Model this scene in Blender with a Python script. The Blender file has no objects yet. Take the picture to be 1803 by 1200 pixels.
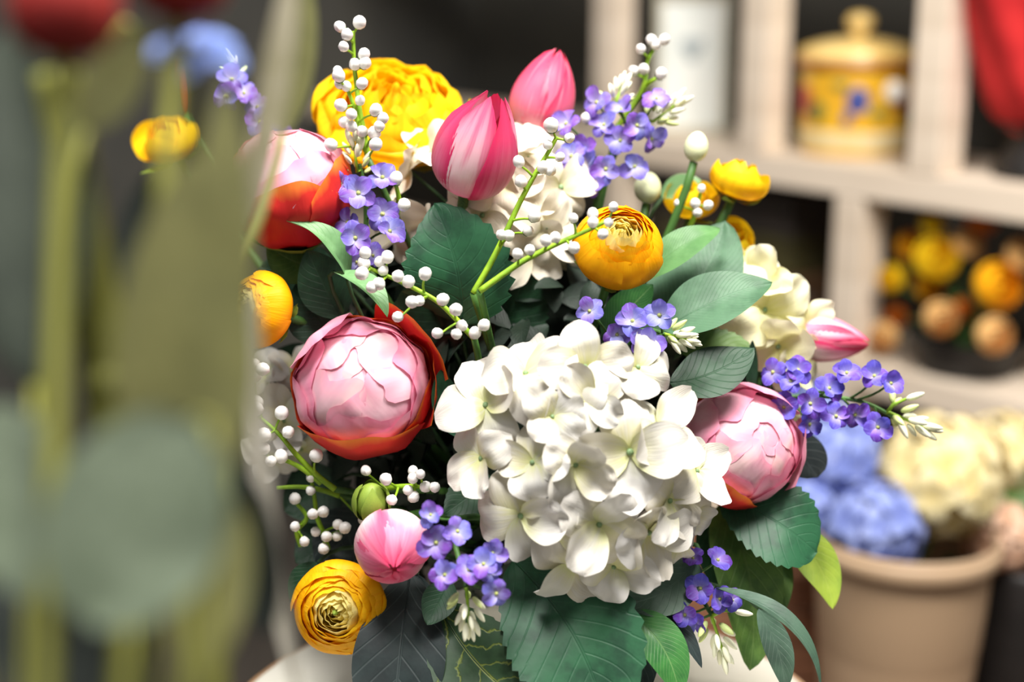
import bpy, bmesh, math, random
from mathutils import Vector, Matrix, Quaternion, noise
PI = math.pi
R_ = math.radians
rnd = random.Random(7)
SC = bpy.context.scene
COL = SC.collection

# ------------------------------------------------------------------ camera
PITCH = R_(14.0)
FPX = 50.0 / 36.0 * 1803.0
CAM = Vector((0.0, 0.0, 1.25))
RIGHT = Vector((1, 0, 0))
FWD = Vector((0, math.cos(PITCH), -math.sin(PITCH)))
UP = Vector((0, math.sin(PITCH), math.cos(PITCH)))
cd = bpy.data.cameras.new('camera')
cam = bpy.data.objects.new('camera', cd)
COL.objects.link(cam)
cam.location = CAM
cam.rotation_euler = (PI / 2 - PITCH, 0, 0)
cd.lens = 50.0
cd.sensor_width = 36.0
cd.clip_start = 0.02
cd.dof.use_dof = True
cd.dof.focus_distance = 0.848
cd.dof.aperture_fstop = 2.5
SC.camera = cam

# ------------------------------------------------------------------ light
world = bpy.data.worlds.new('world')
SC.world = world
world.use_nodes = True
bgn = world.node_tree.nodes['Background']
bgn.inputs[0].default_value = (1.0, 0.97, 0.93, 1)
bgn.inputs[1].default_value = 0.36


def area(name, loc, target, size, power, color=(1, 1, 1)):
    l = bpy.data.lights.new(name, 'AREA')
    l.shape = 'RECTANGLE'
    l.size, l.size_y = size
    l.energy = power
    l.color = color
    o = bpy.data.objects.new(name, l)
    o.location = loc
    o.rotation_euler = (Vector(target) - Vector(loc)).to_track_quat('-Z', 'Y').to_euler()
    COL.objects.link(o)
    return o


area('overhead_light', (-0.25, 0.25, 2.65), (0.0, 0.9, 1.0), (0.45, 0.45), 38, (1.0, 0.98, 0.95))
area('overhead_light', (0.55, 0.55, 2.55), (0.95, 1.9, 1.0), (0.6, 0.6), 62, (1.0, 0.96, 0.90))  # added overhead fill with no seen source, brightens the shelf and its compartments

SC.view_settings.view_transform = 'Standard'
SC.view_settings.look = 'None'
SC.view_settings.gamma = 1.0
SC.view_settings.exposure = 0.20
SC.cycles.use_denoising = True
SC.cycles.max_bounces = 8


# ------------------------------------------------------------------ helpers
def at(px, py, d):
    return CAM + FWD * d + RIGHT * ((px - 901.5) / FPX * d) + UP * ((600 - py) / FPX * d)


def cdir(x, y, z):
    """camera-relative direction: right, up, towards the viewer"""
    return (RIGHT * x + UP * y - FWD * z).normalized()


def dome(px, py, off=0.0):
    q = ((px - 930) / 540.0) ** 2 + ((py - 660) / 630.0) ** 2
    return 0.955 - 0.14 * math.sqrt(max(0.0, 1 - q)) + off


def lin(c):
    if isinstance(c, str):
        c = c.lstrip('#')
        c = tuple(int(c[i:i + 2], 16) / 255.0 for i in (0, 2, 4))
    return tuple((x / 12.92 if x <= 0.04045 else ((x + 0.055) / 1.055) ** 2.4) for x in c) + (1.0,)


def link(o):
    COL.objects.link(o)
    return o


def tag(o, label, cat, group=None, kind=None):
    if label: o['label'] = label
    if cat: o['category'] = cat
    if group: o['group'] = group
    if kind: o['kind'] = kind
    return o


def thing(name, label, cat, loc=(0, 0, 0), axis=None, roll=0.0, scale=1.0, group=None):
    o = bpy.data.objects.new(name, None)
    o.empty_display_size = 0.01
    link(o)
    o.location = loc
    o.rotation_mode = 'QUATERNION'
    if axis is not None:
        o.rotation_quaternion = Vector(axis).to_track_quat('Z', 'Y') @ Quaternion((0, 0, 1), roll)
    o.scale = (scale,) * 3 if not hasattr(scale, '__len__') else scale
    tag(o, label, cat, group)
    return o


def mat_of(o):
    return Matrix.LocRotScale(o.location, o.rotation_quaternion if o.rotation_mode == 'QUATERNION' else o.rotation_euler, o.scale)


def part(name, mesh, mat=None, parent=None, loc=(0, 0, 0), rot=None, scale=None, label=None):
    o = bpy.data.objects.new(name, mesh)
    link(o)
    if mat is not None and len(mesh.materials) == 0:
        mesh.materials.append(mat)
    elif mat is not None and mesh.materials[0] != mat:
        o.material_slots[0].link = 'OBJECT'
        o.material_slots[0].material = mat
    o.parent = parent
    o.location = loc
    if rot is not None:
        o.rotation_mode = 'QUATERNION'
        o.rotation_quaternion = rot
    if scale is not None:
        o.scale = (scale,) * 3 if not hasattr(scale, '__len__') else scale
    if label: o['label'] = label
    return o


def grid(name, f, nu, nv, wrap=False, smooth=True):
    """surface from f(u,v); uv.y runs along u, uv.x across v"""
    vs, fs, uvs = [], [], []
    for i in range(nu + 1):
        for j in range(nv + 1):
            u, v = i / nu, j / nv
            vs.append(f(u, v))
            uvs.append((v, u))
    for i in range(nu):
        for j in range(nv):
            a = i * (nv + 1) + j
            fs.append((a, a + 1, a + nv + 2, a + nv + 1))
    me = bpy.data.meshes.new(name)
    me.from_pydata([tuple(p) for p in vs], [], fs)
    uvl = me.uv_layers.new(name='UVMap')
    for l in me.loops:
        uvl.data[l.index].uv = uvs[l.vertex_index]
    if smooth:
        me.polygons.foreach_set('use_smooth', [True] * len(me.polygons))
    me.update()
    return me


def lathe(name, prof, n=32, f=None):
    def g(u, v):
        x = u * (len(prof) - 1)
        i = min(int(x), len(prof) - 2)
        t = x - i
        r = prof[i][0] * (1 - t) + prof[i + 1][0] * t
        z = prof[i][1] * (1 - t) + prof[i + 1][1] * t
        a = 2 * PI * v
        if f: r = f(r, z, a)
        return (r * math.cos(a), r * math.sin(a), z)
    return grid(name, g, len(prof) - 1, n)


def smoothprof(pts, n=28):
    out = []
    m = len(pts)
    for k in range(n + 1):
        x = k / n * (m - 1)
        i = min(int(x), m - 2)
        t = x - i
        p0, p1, p2, p3 = pts[max(i - 1, 0)], pts[i], pts[i + 1], pts[min(i + 2, m - 1)]
        c = []
        for q in range(len(p1)):
            a, b, c2, d = p0[q], p1[q], p2[q], p3[q]
            c.append(0.5 * (2 * b + (c2 - a) * t + (2 * a - 5 * b + 4 * c2 - d) * t * t + (3 * b - a - 3 * c2 + d) * t ** 3))
        out.append(tuple(c))
    return out


def spline(pts, n=24):
    return [Vector(p) for p in smoothprof([tuple(p) for p in pts], n)]


def tube(name, pts, r0, r1=None, sides=7):
    r1 = r0 if r1 is None else r1
    pts = [Vector(p) for p in pts]
    n = len(pts)
    vs, fs = [], []
    t0 = (pts[1] - pts[0]).normalized()
    s = t0.orthogonal().normalized()
    for i, p in enumerate(pts):
        t = (pts[min(i + 1, n - 1)] - pts[max(i - 1, 0)]).normalized()
        s = (s - t * s.dot(t)).normalized()
        b = t.cross(s)
        r = r0 + (r1 - r0) * i / (n - 1)
        for k in range(sides):
            a = 2 * PI * k / sides
            vs.append(p + (s * math.cos(a) + b * math.sin(a)) * r)
    for i in range(n - 1):
        for k in range(sides):
            k2 = (k + 1) % sides
            fs.append((i * sides + k, i * sides + k2, (i + 1) * sides + k2, (i + 1) * sides + k))
    fs.append(tuple(range(sides))[::-1])
    fs.append(tuple((n - 1) * sides + k for k in range(sides)))
    me = bpy.data.meshes.new(name)
    me.from_pydata([tuple(v) for v in vs], [], fs)
    me.polygons.foreach_set('use_smooth', [True] * len(me.polygons))
    me.update()
    return me


def box(name, sx, sy, sz, bev=0.0, origin=(0, 0, 0)):
    bm = bmesh.new()
    bmesh.ops.create_cube(bm, size=1.0)
    for v in bm.verts:
        v.co = Vector((v.co.x * sx, v.co.y * sy, v.co.z * sz)) + Vector(origin)
    if bev > 0:
        bmesh.ops.bevel(bm, geom=bm.edges[:], offset=bev, segments=2, affect='EDGES', profile=0.7)
    me = bpy.data.meshes.new(name)
    bm.to_mesh(me)
    bm.free()
    return me


def nz(x, y=0.0, z=0.0):
    return noise.noise(Vector((x, y, z)))


# ------------------------------------------------------------------ materials
def newmat(name):
    m = bpy.data.materials.new(name)
    m.use_nodes = True
    nt = m.node_tree
    return m, nt, nt.nodes['Principled BSDF'], nt.nodes['Material Output']


def ramp(nt, stops, fac):
    n = nt.nodes.new('ShaderNodeValToRGB')
    n.color_ramp.interpolation = 'EASE' if len(stops) < 3 else 'LINEAR'
    e = n.color_ramp.elements
    while len(e) < len(stops): e.new(0.5)
    for el, (p, c) in zip(e, stops):
        el.position = p
        el.color = lin(c)
    nt.links.new(fac, n.inputs[0])
    return n.outputs[0]


def mixc(nt, a, b, fac, mode='MIX'):
    n = nt.nodes.new('ShaderNodeMix')
    n.data_type = 'RGBA'
    n.blend_type = mode
    for s, v in ((n.inputs[0], fac), (n.inputs[6], a), (n.inputs[7], b)):
        if hasattr(v, 'links'): nt.links.new(v, s)
        else: s.default_value = v
    return n.outputs[2]


def math_(nt, op, a, b=None, c=None):
    n = nt.nodes.new('ShaderNodeMath')
    n.operation = op
    for i, v in enumerate((a, b, c)):
        if v is None: continue
        if hasattr(v, 'links'): nt.links.new(v, n.inputs[i])
        else: n.inputs[i].default_value = v
    return n.outputs[0]


def tex_noise(nt, vec, scale, detail=3.0, rough=0.5):
    n = nt.nodes.new('ShaderNodeTexNoise')
    n.inputs['Scale'].default_value = scale
    n.inputs['Detail'].default_value = detail
    n.inputs['Roughness'].default_value = rough
    if vec is not None: nt.links.new(vec, n.inputs['Vector'])
    return n.outputs['Fac']


def bump(nt, bs, h, strength, dist=0.002):
    n = nt.nodes.new('ShaderNodeBump')
    n.inputs['Strength'].default_value = strength
    n.inputs['Distance'].default_value = dist
    nt.links.new(h, n.inputs['Height'])
    nt.links.new(n.outputs[0], bs.inputs['Normal'])


def translucent(nt, bs, out, col, amt):
    t = nt.nodes.new('ShaderNodeBsdfTranslucent')
    if hasattr(col, 'links'): nt.links.new(col, t.inputs[0])
    else: t.inputs[0].default_value = col
    mx = nt.nodes.new('ShaderNodeMixShader')
    mx.inputs[0].default_value = amt
    nt.links.new(bs.outputs[0], mx.inputs[1])
    nt.links.new(t.outputs[0], mx.inputs[2])
    nt.links.new(mx.outputs[0], out.inputs[0])


def petal_mat(name, stops, streak=None, streak_amt=0.35, trans=0.25, rough=0.5, edge=None, alt=None, vein=14.0, spec=0.25):
    """colour runs along the petal (base to rim); streaks run lengthwise; edge tints the side rims; alt varies per petal"""
    m, nt, bs, out = newmat(name)
    uv = nt.nodes.new('ShaderNodeUVMap')
    sep = nt.nodes.new('ShaderNodeSeparateXYZ')
    nt.links.new(uv.outputs[0], sep.inputs[0])
    oi = nt.nodes.new('ShaderNodeObjectInfo')
    cmb = nt.nodes.new('ShaderNodeCombineXYZ')
    nt.links.new(math_(nt, 'MULTIPLY', sep.outputs[0], vein), cmb.inputs[0])
    nt.links.new(math_(nt, 'MULTIPLY', sep.outputs[1], 1.3), cmb.inputs[1])
    nt.links.new(math_(nt, 'MULTIPLY', oi.outputs['Random'], 37.0), cmb.inputs[2])
    nv = tex_noise(nt, cmb.outputs[0], 1.0, 3.0)
    wob = math_(nt, 'ADD', sep.outputs[1], math_(nt, 'MULTIPLY', math_(nt, 'SUBTRACT', nv, 0.5), 0.22))
    col = ramp(nt, stops, wob)
    if alt is not None:
        col2 = ramp(nt, alt, wob)
        col = mixc(nt, col, col2, oi.outputs['Random'])
    if streak is not None:
        f = ramp(nt, [(0.48, '000000'), (0.66, 'ffffff')], nv)
        col = mixc(nt, col, lin(streak), math_(nt, 'MULTIPLY', f, streak_amt))
    if edge is not None:
        e = math_(nt, 'ABSOLUTE', math_(nt, 'SUBTRACT', sep.outputs[0], 0.5))
        e = ramp(nt, [(edge[1], '000000'), (edge[2], 'ffffff')], math_(nt, 'ADD', e, math_(nt, 'MULTIPLY', math_(nt, 'SUBTRACT', nv, 0.5), 0.25)))
        col = mixc(nt, col, lin(edge[0]), e)
    nt.links.new(col, bs.inputs['Base Color'])
    bs.inputs['Roughness'].default_value = rough
    bs.inputs['Specular IOR Level'].default_value = spec
    cm2 = nt.nodes.new('ShaderNodeCombineXYZ')
    nt.links.new(math_(nt, 'MULTIPLY', sep.outputs[0], vein * 3), cm2.inputs[0])
    nt.links.new(math_(nt, 'MULTIPLY', sep.outputs[1], 3.0), cm2.inputs[1])
    bump(nt, bs, tex_noise(nt, cm2.outputs[0], 1.0, 2.0), 0.25, 0.001)
    translucent(nt, bs, out, col, trans)
    return m


def leaf_mat(name, base, dark, vein, vein_amt=0.5, rough=0.5, nveins=9.0, trans=0.12, net=0.0, tip=None):
    m, nt, bs, out = newmat(name)
    uv = nt.nodes.new('ShaderNodeUVMap')
    sep = nt.nodes.new('ShaderNodeSeparateXYZ')
    nt.links.new(uv.outputs[0], sep.inputs[0])
    tc = nt.nodes.new('ShaderNodeTexCoord')
    n1 = tex_noise(nt, tc.outputs['Object'], 45.0, 4.0, 0.6)
    col = mixc(nt, lin(dark), lin(base), ramp(nt, [(0.35, '000000'), (0.62, 'ffffff')], n1))
    if tip is not None:
        col = mixc(nt, col, lin(tip), ramp(nt, [(0.55, '000000'), (1.0, 'ffffff')], sep.outputs[1]))
    s = math_(nt, 'ABSOLUTE', math_(nt, 'SUBTRACT', sep.outputs[0], 0.5))
    ph = math_(nt, 'SUBTRACT', math_(nt, 'MULTIPLY', sep.outputs[1], nveins), math_(nt, 'MULTIPLY', s, nveins * 0.62))
    if net > 0:
        ph = math_(nt, 'ADD', ph, math_(nt, 'MULTIPLY', n1, net))
    tri = math_(nt, 'ABSOLUTE', math_(nt, 'SUBTRACT', math_(nt, 'FRACT', ph), 0.5))
    lat = ramp(nt, [(0.0, 'ffffff'), (0.09, '000000')], tri)
    mid = ramp(nt, [(0.008, 'ffffff'), (0.022, '000000')], s)
    vm = math_(nt, 'MAXIMUM', mid, math_(nt, 'MULTIPLY', lat, 0.7))
    col = mixc(nt, col, lin(vein), math_(nt, 'MULTIPLY', vm, vein_amt))
    nt.links.new(col, bs.inputs['Base Color'])
    bs.inputs['Roughness'].default_value = rough
    bs.inputs['Specular IOR Level'].default_value = 0.35
    bump(nt, bs, math_(nt, 'SUBTRACT', n1, math_(nt, 'MULTIPLY', vm, 0.6)), 0.35, 0.0012)
    translucent(nt, bs, out, col, trans)
    return m


def plain_mat(name, c, rough=0.5, c2=None, scale=30.0, spec=0.4, bmp=0.0, stretch=None, metal=0.0, lo=0.35, hi=0.65):
    m, nt, bs, out = newmat(name)
    tc = nt.nodes.new('ShaderNodeTexCoord')
    vec = tc.outputs['Object']
    if stretch:
        mp = nt.nodes.new('ShaderNodeMapping')
        mp.inputs['Scale'].default_value = stretch
        nt.links.new(vec, mp.inputs[0])
        vec = mp.outputs[0]
    n1 = tex_noise(nt, vec, scale, 4.0, 0.55)
    if c2 is None:
        c2 = tuple(x * 0.92 for x in lin(c)[:3]) + (1,)
    else:
        c2 = lin(c2)
    col = mixc(nt, c2, lin(c), ramp(nt, [(lo, '000000'), (hi, 'ffffff')], n1))
    nt.links.new(col, bs.inputs['Base Color'])
    bs.inputs['Roughness'].default_value = rough
    bs.inputs['Specular IOR Level'].default_value = spec
    bs.inputs['Metallic'].default_value = metal
    if bmp: bump(nt, bs, n1, bmp, 0.002)
    return m


M = {}
M['stem'] = plain_mat('stem_green', '4f7a34', 0.5, '35592a', 80)
M['stem_lime'] = plain_mat('stem_lime', '9cc42e', 0.5, '7da52a', 90, bmp=0.3)
M['stem_dark'] = plain_mat('stem_dark', '33502c', 0.6, '223a20', 80)
M['berry'] = plain_mat('berry_white', 'f4f2ee', 0.32, 'e6e3de', 120, spec=0.5)
M['bud_white'] = plain_mat('bud_white', 'f5f3e2', 0.5, 'e9ecc4', 60)
M['bud_lime'] = plain_mat('bud_lime', 'dce6a0', 0.5, 'c4d680', 60)
M['calyx'] = plain_mat('calyx_green', '93a83c', 0.55, '74903a', 60)
M['bud_cream'] = plain_mat('bud_cream', 'e6ebc2', 0.45, 'd8dfae', 40)
M['pistil'] = plain_mat('floret_centre', '8ea77a', 0.5, '6f8d60', 80)
M['pistil_lime'] = plain_mat('blossom_centre', 'b9bd74', 0.5, '98a454', 80)

# peony
M['peony_red'] = petal_mat('peony_red', [(0.0, 'a81624'), (0.6, 'd0222e'), (0.9, 'd8352c'), (1.0, 'ee8a34')], 'b8182a', 0.3, 0.15, 0.5, vein=5)
M['peony_pink'] = petal_mat('peony_pink', [(0.0, 'e86892'), (0.5, 'f29ab8'), (0.85, 'f6b6ca'), (1.0, 'f090b0')], 'f9d6e0', 0.35, 0.25, 0.5, vein=4)
M['peony_pale'] = petal_mat('peony_pale', [(0.0, 'ee88aa'), (0.45, 'f5acc6'), (0.8, 'f9ccd8'), (1.0, 'f4a8be')], 'fbe8dc', 0.5, 0.25, 0.5, vein=4)
# ranunculus
M['ran_out'] = petal_mat('ranunculus_outer', [(0.0, 'd98e04'), (0.5, 'f7b404'), (1.0, 'fcc410')], 'f2a203', 0.35, 0.38, 0.5)
M['ran_mid'] = petal_mat('ranunculus_middle', [(0.0, 'e8a204'), (0.6, 'fbc00c'), (1.0, 'fdd024')], 'f9ae06', 0.35, 0.38, 0.5)
M['ran_in'] = petal_mat('ranunculus_inner', [(0.0, 'f2d048'), (0.7, 'fae884'), (1.0, 'fdf0a4')], 'f6da62', 0.3, 0.38, 0.5)
M['ran_lemon'] = petal_mat('ranunculus_lemon', [(0.0, 'f4a808'), (0.5, 'fccc0a'), (0.88, 'fede1c'), (1.0, 'fbc418')], 'fbc20e', 0.4, 0.38, 0.5)
M['butter'] = petal_mat('buttercup_yellow', [(0.0, 'eda20a'), (0.4, 'fbcc10'), (1.0, 'fddd20')], 'f6b80c', 0.35, 0.3, 0.5)
# tulip
M['tulip'] = petal_mat('tulip_pink', [(0.0, 'f3dce0'), (0.35, 'e98fae'), (0.75, 'dd4a78'), (1.0, 'd42a54')], 'cf3468', 0.4, 0.22, 0.42, edge=('d8346a', 0.20, 0.48), vein=10)
M['tulip_pale'] = petal_mat('tulip_pale', [(0.0, 'd83e74'), (0.18, 'e98aaa'), (0.45, 'f6dfe2'), (0.8, 'eda0b8'), (1.0, 'd83260')], 'd44a7c', 0.55, 0.22, 0.42, edge=('d5336a', 0.26, 0.48), vein=9)
M['tulip_coral'] = petal_mat('tulip_coral', [(0.0, 'f3c8d4'), (0.35, 'ee7f9c'), (0.75, 'e44f72'), (1.0, 'd93258')], 'f4b4c4', 0.4, 0.22, 0.42, vein=10)
M['tulip_open'] = petal_mat('tulip_bicolour', [(0.0, 'f8eee6'), (0.5, 'f6dfe0'), (0.72, 'ee8cab'), (1.0, 'dc3a66')], 'e66a92', 0.4, 0.22, 0.42, edge=('e8668c', 0.26, 0.5), vein=7)
# hydrangea
M['hyd_white'] = petal_mat('hydrangea_white', [(0.0, 'd4da94'), (0.25, 'd8d7c0'), (0.5, 'd9d7d3'), (1.0, 'd8d5d1')], 'dfddd9', 0.3, 0.10, 0.36, vein=9, alt=[(0.0, 'd8d890'), (0.3, 'dcd6b0'), (0.6, 'dbd5c6'), (1.0, 'd9d2c6')])
M['hyd_cream'] = petal_mat('hydrangea_cream', [(0.0, 'dcd8a4'), (0.3, 'e9e0ca'), (1.0, 'ebe2d4')], 'e6dcc8', 0.3, 0.18, 0.45, vein=9)
M['hyd_lemon'] = petal_mat('hydrangea_lemon', [(0.0, 'dfe08a'), (0.35, 'eeeab2'), (1.0, 'f7f1d8')], 'f3efc6', 0.3, 0.3, 0.45, vein=9)
# small purple blossom
M['lilac'] = petal_mat('blossom_lilac', [(0.0, 'dcdcec'), (0.25, 'aeb2e6'), (0.6, '7e82d8'), (1.0, '6a64c8')], 'a6a6e6', 0.4, 0.25, 0.5, vein=6,
                       alt=[(0.0, 'd8cfe8'), (0.25, 'ab94da'), (0.55, '8c5ac2'), (1.0, '7a44b2')])
M['lilac_deep'] = petal_mat('blossom_deep', [(0.0, 'd8d8ee'), (0.25, '9a98e2'), (0.6, '5f5ccc'), (1.0, '5350c0')], '8a86e0', 0.4, 0.25, 0.5, vein=6,
                            alt=[(0.0, 'd8cbec'), (0.25, '9a78d2'), (0.6, '7442b4'), (1.0, '6636a4')])
# leaves
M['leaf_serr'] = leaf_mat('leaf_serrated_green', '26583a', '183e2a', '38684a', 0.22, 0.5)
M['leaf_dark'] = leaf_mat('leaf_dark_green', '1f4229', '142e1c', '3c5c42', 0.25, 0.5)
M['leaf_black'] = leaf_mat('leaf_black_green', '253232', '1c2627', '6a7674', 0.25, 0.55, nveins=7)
M['leaf_mid'] = leaf_mat('leaf_mid_green', '5c8850', '48743f', '7fa274', 0.25, 0.45, nveins=22)
M['leaf_sage'] = leaf_mat('leaf_sage_green', '4f7456', '3e6045', '7b9a80', 0.3, 0.5, nveins=22)
M['leaf_light'] = leaf_mat('leaf_pale_green', '729c68', '5e8856', '8aae80', 0.3, 0.45)
M['leaf_vein'] = leaf_mat('leaf_veined', '2a4729', '1f3820', '98a23e', 0.6, 0.5, nveins=6, net=2.2)
M['leaf_olive'] = leaf_mat('leaf_olive', '5c7d38', '41602b', '86a060', 0.3, 0.5)
M['leaf_lime'] = leaf_mat('leaf_lime', '93a83a', '7d9634', 'b4c060', 0.3, 0.5)
M['leaf_bright'] = leaf_mat('leaf_bright', '3f7a3a', '2a5c2e', '86a86c', 0.45, 0.4, nveins=16)
M['leaf_gray'] = leaf_mat('leaf_grey_green', '455f4e', '344a3d', '728878', 0.35, 0.5)
M['fg_gray'] = leaf_mat('foreground_leaf_grey', '6c7864', '5c6854', '7c886e', 0.3, 0.6)
M['fg_olive'] = leaf_mat('foreground_leaf_olive', '6c6b3e', '5f5f36', '79784a', 0.3, 0.6)
M['fg_dark'] = leaf_mat('foreground_leaf_dark', '2e3430', '262c28', '3c443c', 0.3, 0.6)
M['fg_teal'] = leaf_mat('foreground_leaf_teal', '3a4237', '30382e', '464f40', 0.3, 0.6)
M['fg_pale'] = leaf_mat('foreground_leaf_pale', 'aba48c', '969070', 'bab49c', 0.3, 0.6)
M['fg_white'] = leaf_mat('foreground_blade_white', 'd6d0c2', 'c4beae', 'e0dccf', 0.3, 0.6)
M['fg_stem'] = plain_mat('foreground_stem', '85863c', 0.6, '75762f', 20)
M['fg_red'] = petal_mat('foreground_red', [(0.0, '6a1c1c'), (0.6, 'a8322e'), (1.0, 'b03c34')], None, 0, 0.15, 0.6)
M['fg_blue'] = petal_mat('foreground_blue', [(0.0, '5f72b4'), (0.6, '7c94d8'), (1.0, '8fa6e2')], None, 0, 0.2, 0.6)

# background
M['wood_cream'] = plain_mat('shelf_cream_paint', 'd9c9b6', 0.5, 'cdbca8', 3.0, stretch=(1, 1, 6), bmp=0.05)
M['wall'] = plain_mat('wall_dark_paint', '4c4a44', 0.8, '454440', 6.0)
M['floor'] = plain_mat('floor_dark', '4a443e', 0.5, '3f3a35', 4.0, stretch=(8, 1, 1))
M['table'] = plain_mat('table_white_paint', 'f2eee0', 0.35, 'ece7d6', 6.0)
M['table_rim'] = plain_mat('table_rim_wood', 'c9a27c', 0.45, 'b88f68', 14.0)
M['ceramic'] = plain_mat('ceramic_white', 'eeeae2', 0.2, 'e8e4da', 8.0)


# ------------------------------------------------------------------ setting
SA = R_(36.0)                                     # the shelf runs away to the left
SD = Vector((-math.sin(SA), math.cos(SA), 0))     # along the shelf, away
SN = Vector((math.cos(SA), math.sin(SA), 0))      # into the shelf
SP = at(1540, 320, 2.1)


def on_shelf(px, py, off=0.0):
    """distance along the shelf front and height where a sight line meets its front plane"""
    d = (FWD + RIGHT * ((px - 901.5) / FPX) + UP * ((600 - py) / FPX))
    p0 = SP + SN * off
    t = (p0 - CAM).dot(SN) / d.dot(SN)
    q = CAM + d * t
    return (q - SP).dot(SD), q.z


def shelf_pt(s, off, z):
    p = SP + SD * s + SN * off
    return Vector((p.x, p.y, z))


SROT = Quaternion((0, 0, 1), math.atan2(SD.y, SD.x))   # local x along the shelf, local y = -SN side


def struct(name, me, mat, loc=(0, 0, 0), rot=None):
    o = part(name, me, mat, None, loc, rot)
    o['kind'] = 'structure'
    return o


fl = struct('floor', box('floor', 12, 12, 0.04), M['floor'], (0.8, 2.0, -0.02))
wp = shelf_pt(0.3, 0.55, 1.5)
struct('wall_back', box('wall_back', 8, 0.06, 3.0), M['wall'], wp, SROT)


# shelf unit -------------------------------------------------------
s_a, _ = on_shelf(1060, 100)
s_b, _ = on_shelf(1325, 130)
s_c, _ = on_shelf(1636, 120)
s_d, _ = on_shelf(1490, 430)
_, z_up = on_shelf(1540, 296)
_, z_lo = on_shelf(1640, 668)
sh = thing('shelf_unit', 'cream painted wooden shelf unit with open compartments behind the bouquet', 'shelf', shelf_pt(0, 0.12, 0))
TH = 0.048
DEP = 0.27
SMAX, SMIN = s_a + 1.15, s_c - 0.75
struct('wall_left', box('wall_left', 0.06, 6.0, 3.0), M['wall'], shelf_pt(SMAX + 0.031, -2.4, 1.5), SROT)


def shelf_box(name, s0, s1, off0, off1, z0, z1):
    c = shelf_pt((s0 + s1) / 2, (off0 + off1) / 2, (z0 + z1) / 2) - sh.location
    return part(name, box(name, abs(s1 - s0), abs(off1 - off0), z1 - z0, 0.004), M['wood_cream'], sh, c, SROT)


Z_BOT = z_lo - (z_up - z_lo) - 0.05
Z_TOP = z_up + 0.46
for z in (Z_BOT, z_lo, z_up, Z_TOP):
    shelf_box('shelf_board', SMIN, SMAX, 0.0, DEP, z - TH, z)
PW = 0.027
for s, z0, z1 in ((s_a, z_up, Z_TOP - TH), (s_b, z_up, Z_TOP - TH), (s_c, z_up, Z_TOP - TH), (s_d, z_lo, z_up - TH),
                  (s_d - 0.62, z_lo, z_up - TH), (s_d + 0.55, z_lo, z_up - TH), (s_d, Z_BOT, z_lo - TH)):
    shelf_box('divider', s - PW, s + PW, 0.0, 0.055, z0, z1)
for s in (SMIN,):
    shelf_box('side_panel', s - 0.025, s + 0.025, 0.0, DEP, 0.0, Z_TOP)

# table ------------------------------------------------------------
TC = Vector((0.01, 0.84, 0.78))
tb = thing('side_table', 'round white side table with a thin tan rim under the bouquet', 'table', (TC.x, TC.y, 0))
part('tabletop', lathe('tabletop', smoothprof([(0.001, 0.0), (0.1, 0.0), (0.18, 0.0), (0.2, -0.001), (0.202, -0.003)], 12), 64), M['table'], tb, (0, 0, 0.78))
part('rim', lathe('rim', [(0.2022, -0.002), (0.208, -0.004), (0.209, -0.012), (0.206, -0.03), (0.18, -0.034), (0.02, -0.034)], 64), M['table_rim'], tb, (0, 0, 0.78))
part('column', lathe('column', smoothprof([(0.045, 0.75), (0.03, 0.6), (0.028, 0.3), (0.04, 0.06), (0.05, 0.03)], 20), 24), M['table'], tb)
part('base', lathe('base', smoothprof([(0.05, 0.05), (0.15, 0.035), (0.19, 0.02), (0.19, 0.0), (0.01, 0.0)], 20), 32), M['table'], tb)

# vase
NECK = Vector((0.012, 0.925, 0.885))
vs_ = thing('vase', 'white ceramic vase hidden under the bouquet leaves', 'vase', (NECK.x, NECK.y, 0.7805))
part('body', lathe('vase_body', smoothprof([(0.002, 0.0), (0.04, 0.0), (0.046, 0.02), (0.055, 0.06), (0.05, 0.09), (0.042, 0.105), (0.047, 0.115), (0.043, 0.113), (0.038, 0.1), (0.04, 0.06), (0.002, 0.05)], 40), 40), M['ceramic'], vs_)


# ------------------------------------------------------------------ petal shapes
def bez(p, t):
    a = (1 - t)
    return tuple(a ** 3 * p[0][k] + 3 * a * a * t * p[1][k] + 3 * a * t * t * p[2][k] + t ** 3 * p[3][k] for k in (0, 1))


def revolve_petal(name, prof, W, seed, nu=10, nv=10, base=0.45, tip=0.22, tippow=2.2, ruffle=0.03, jag=0.02, off=0.0):
    def f(u, v):
        s = 2 * v - 1
        ue = u * (1 - tip * abs(s) ** tippow + jag * nz(s * 4.3, seed * 3.1, 1.7) * u)
        rho, z = bez(prof, ue)
        w = base + (1 - base) * min(1.0, u / 0.5) ** 0.7
        az = W * s * w
        k = ue * ue
        rho += ruffle * k * nz(az * 2.2, ue * 2.5, seed * 5.3) + off * (s * 0.5 + 0.5)
        z += ruffle * 0.8 * k * nz(az * 3.0 + 9, ue * 2.0, seed * 2.9)
        return (rho * math.sin(az), rho * math.cos(az), z)
    return grid(name, f, nu, nv)


def rotz(p, a):
    c, s = math.cos(a), math.sin(a)
    return Vector((p.x * c - p.y * s, p.x * s + p.y * c, p.z))


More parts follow.
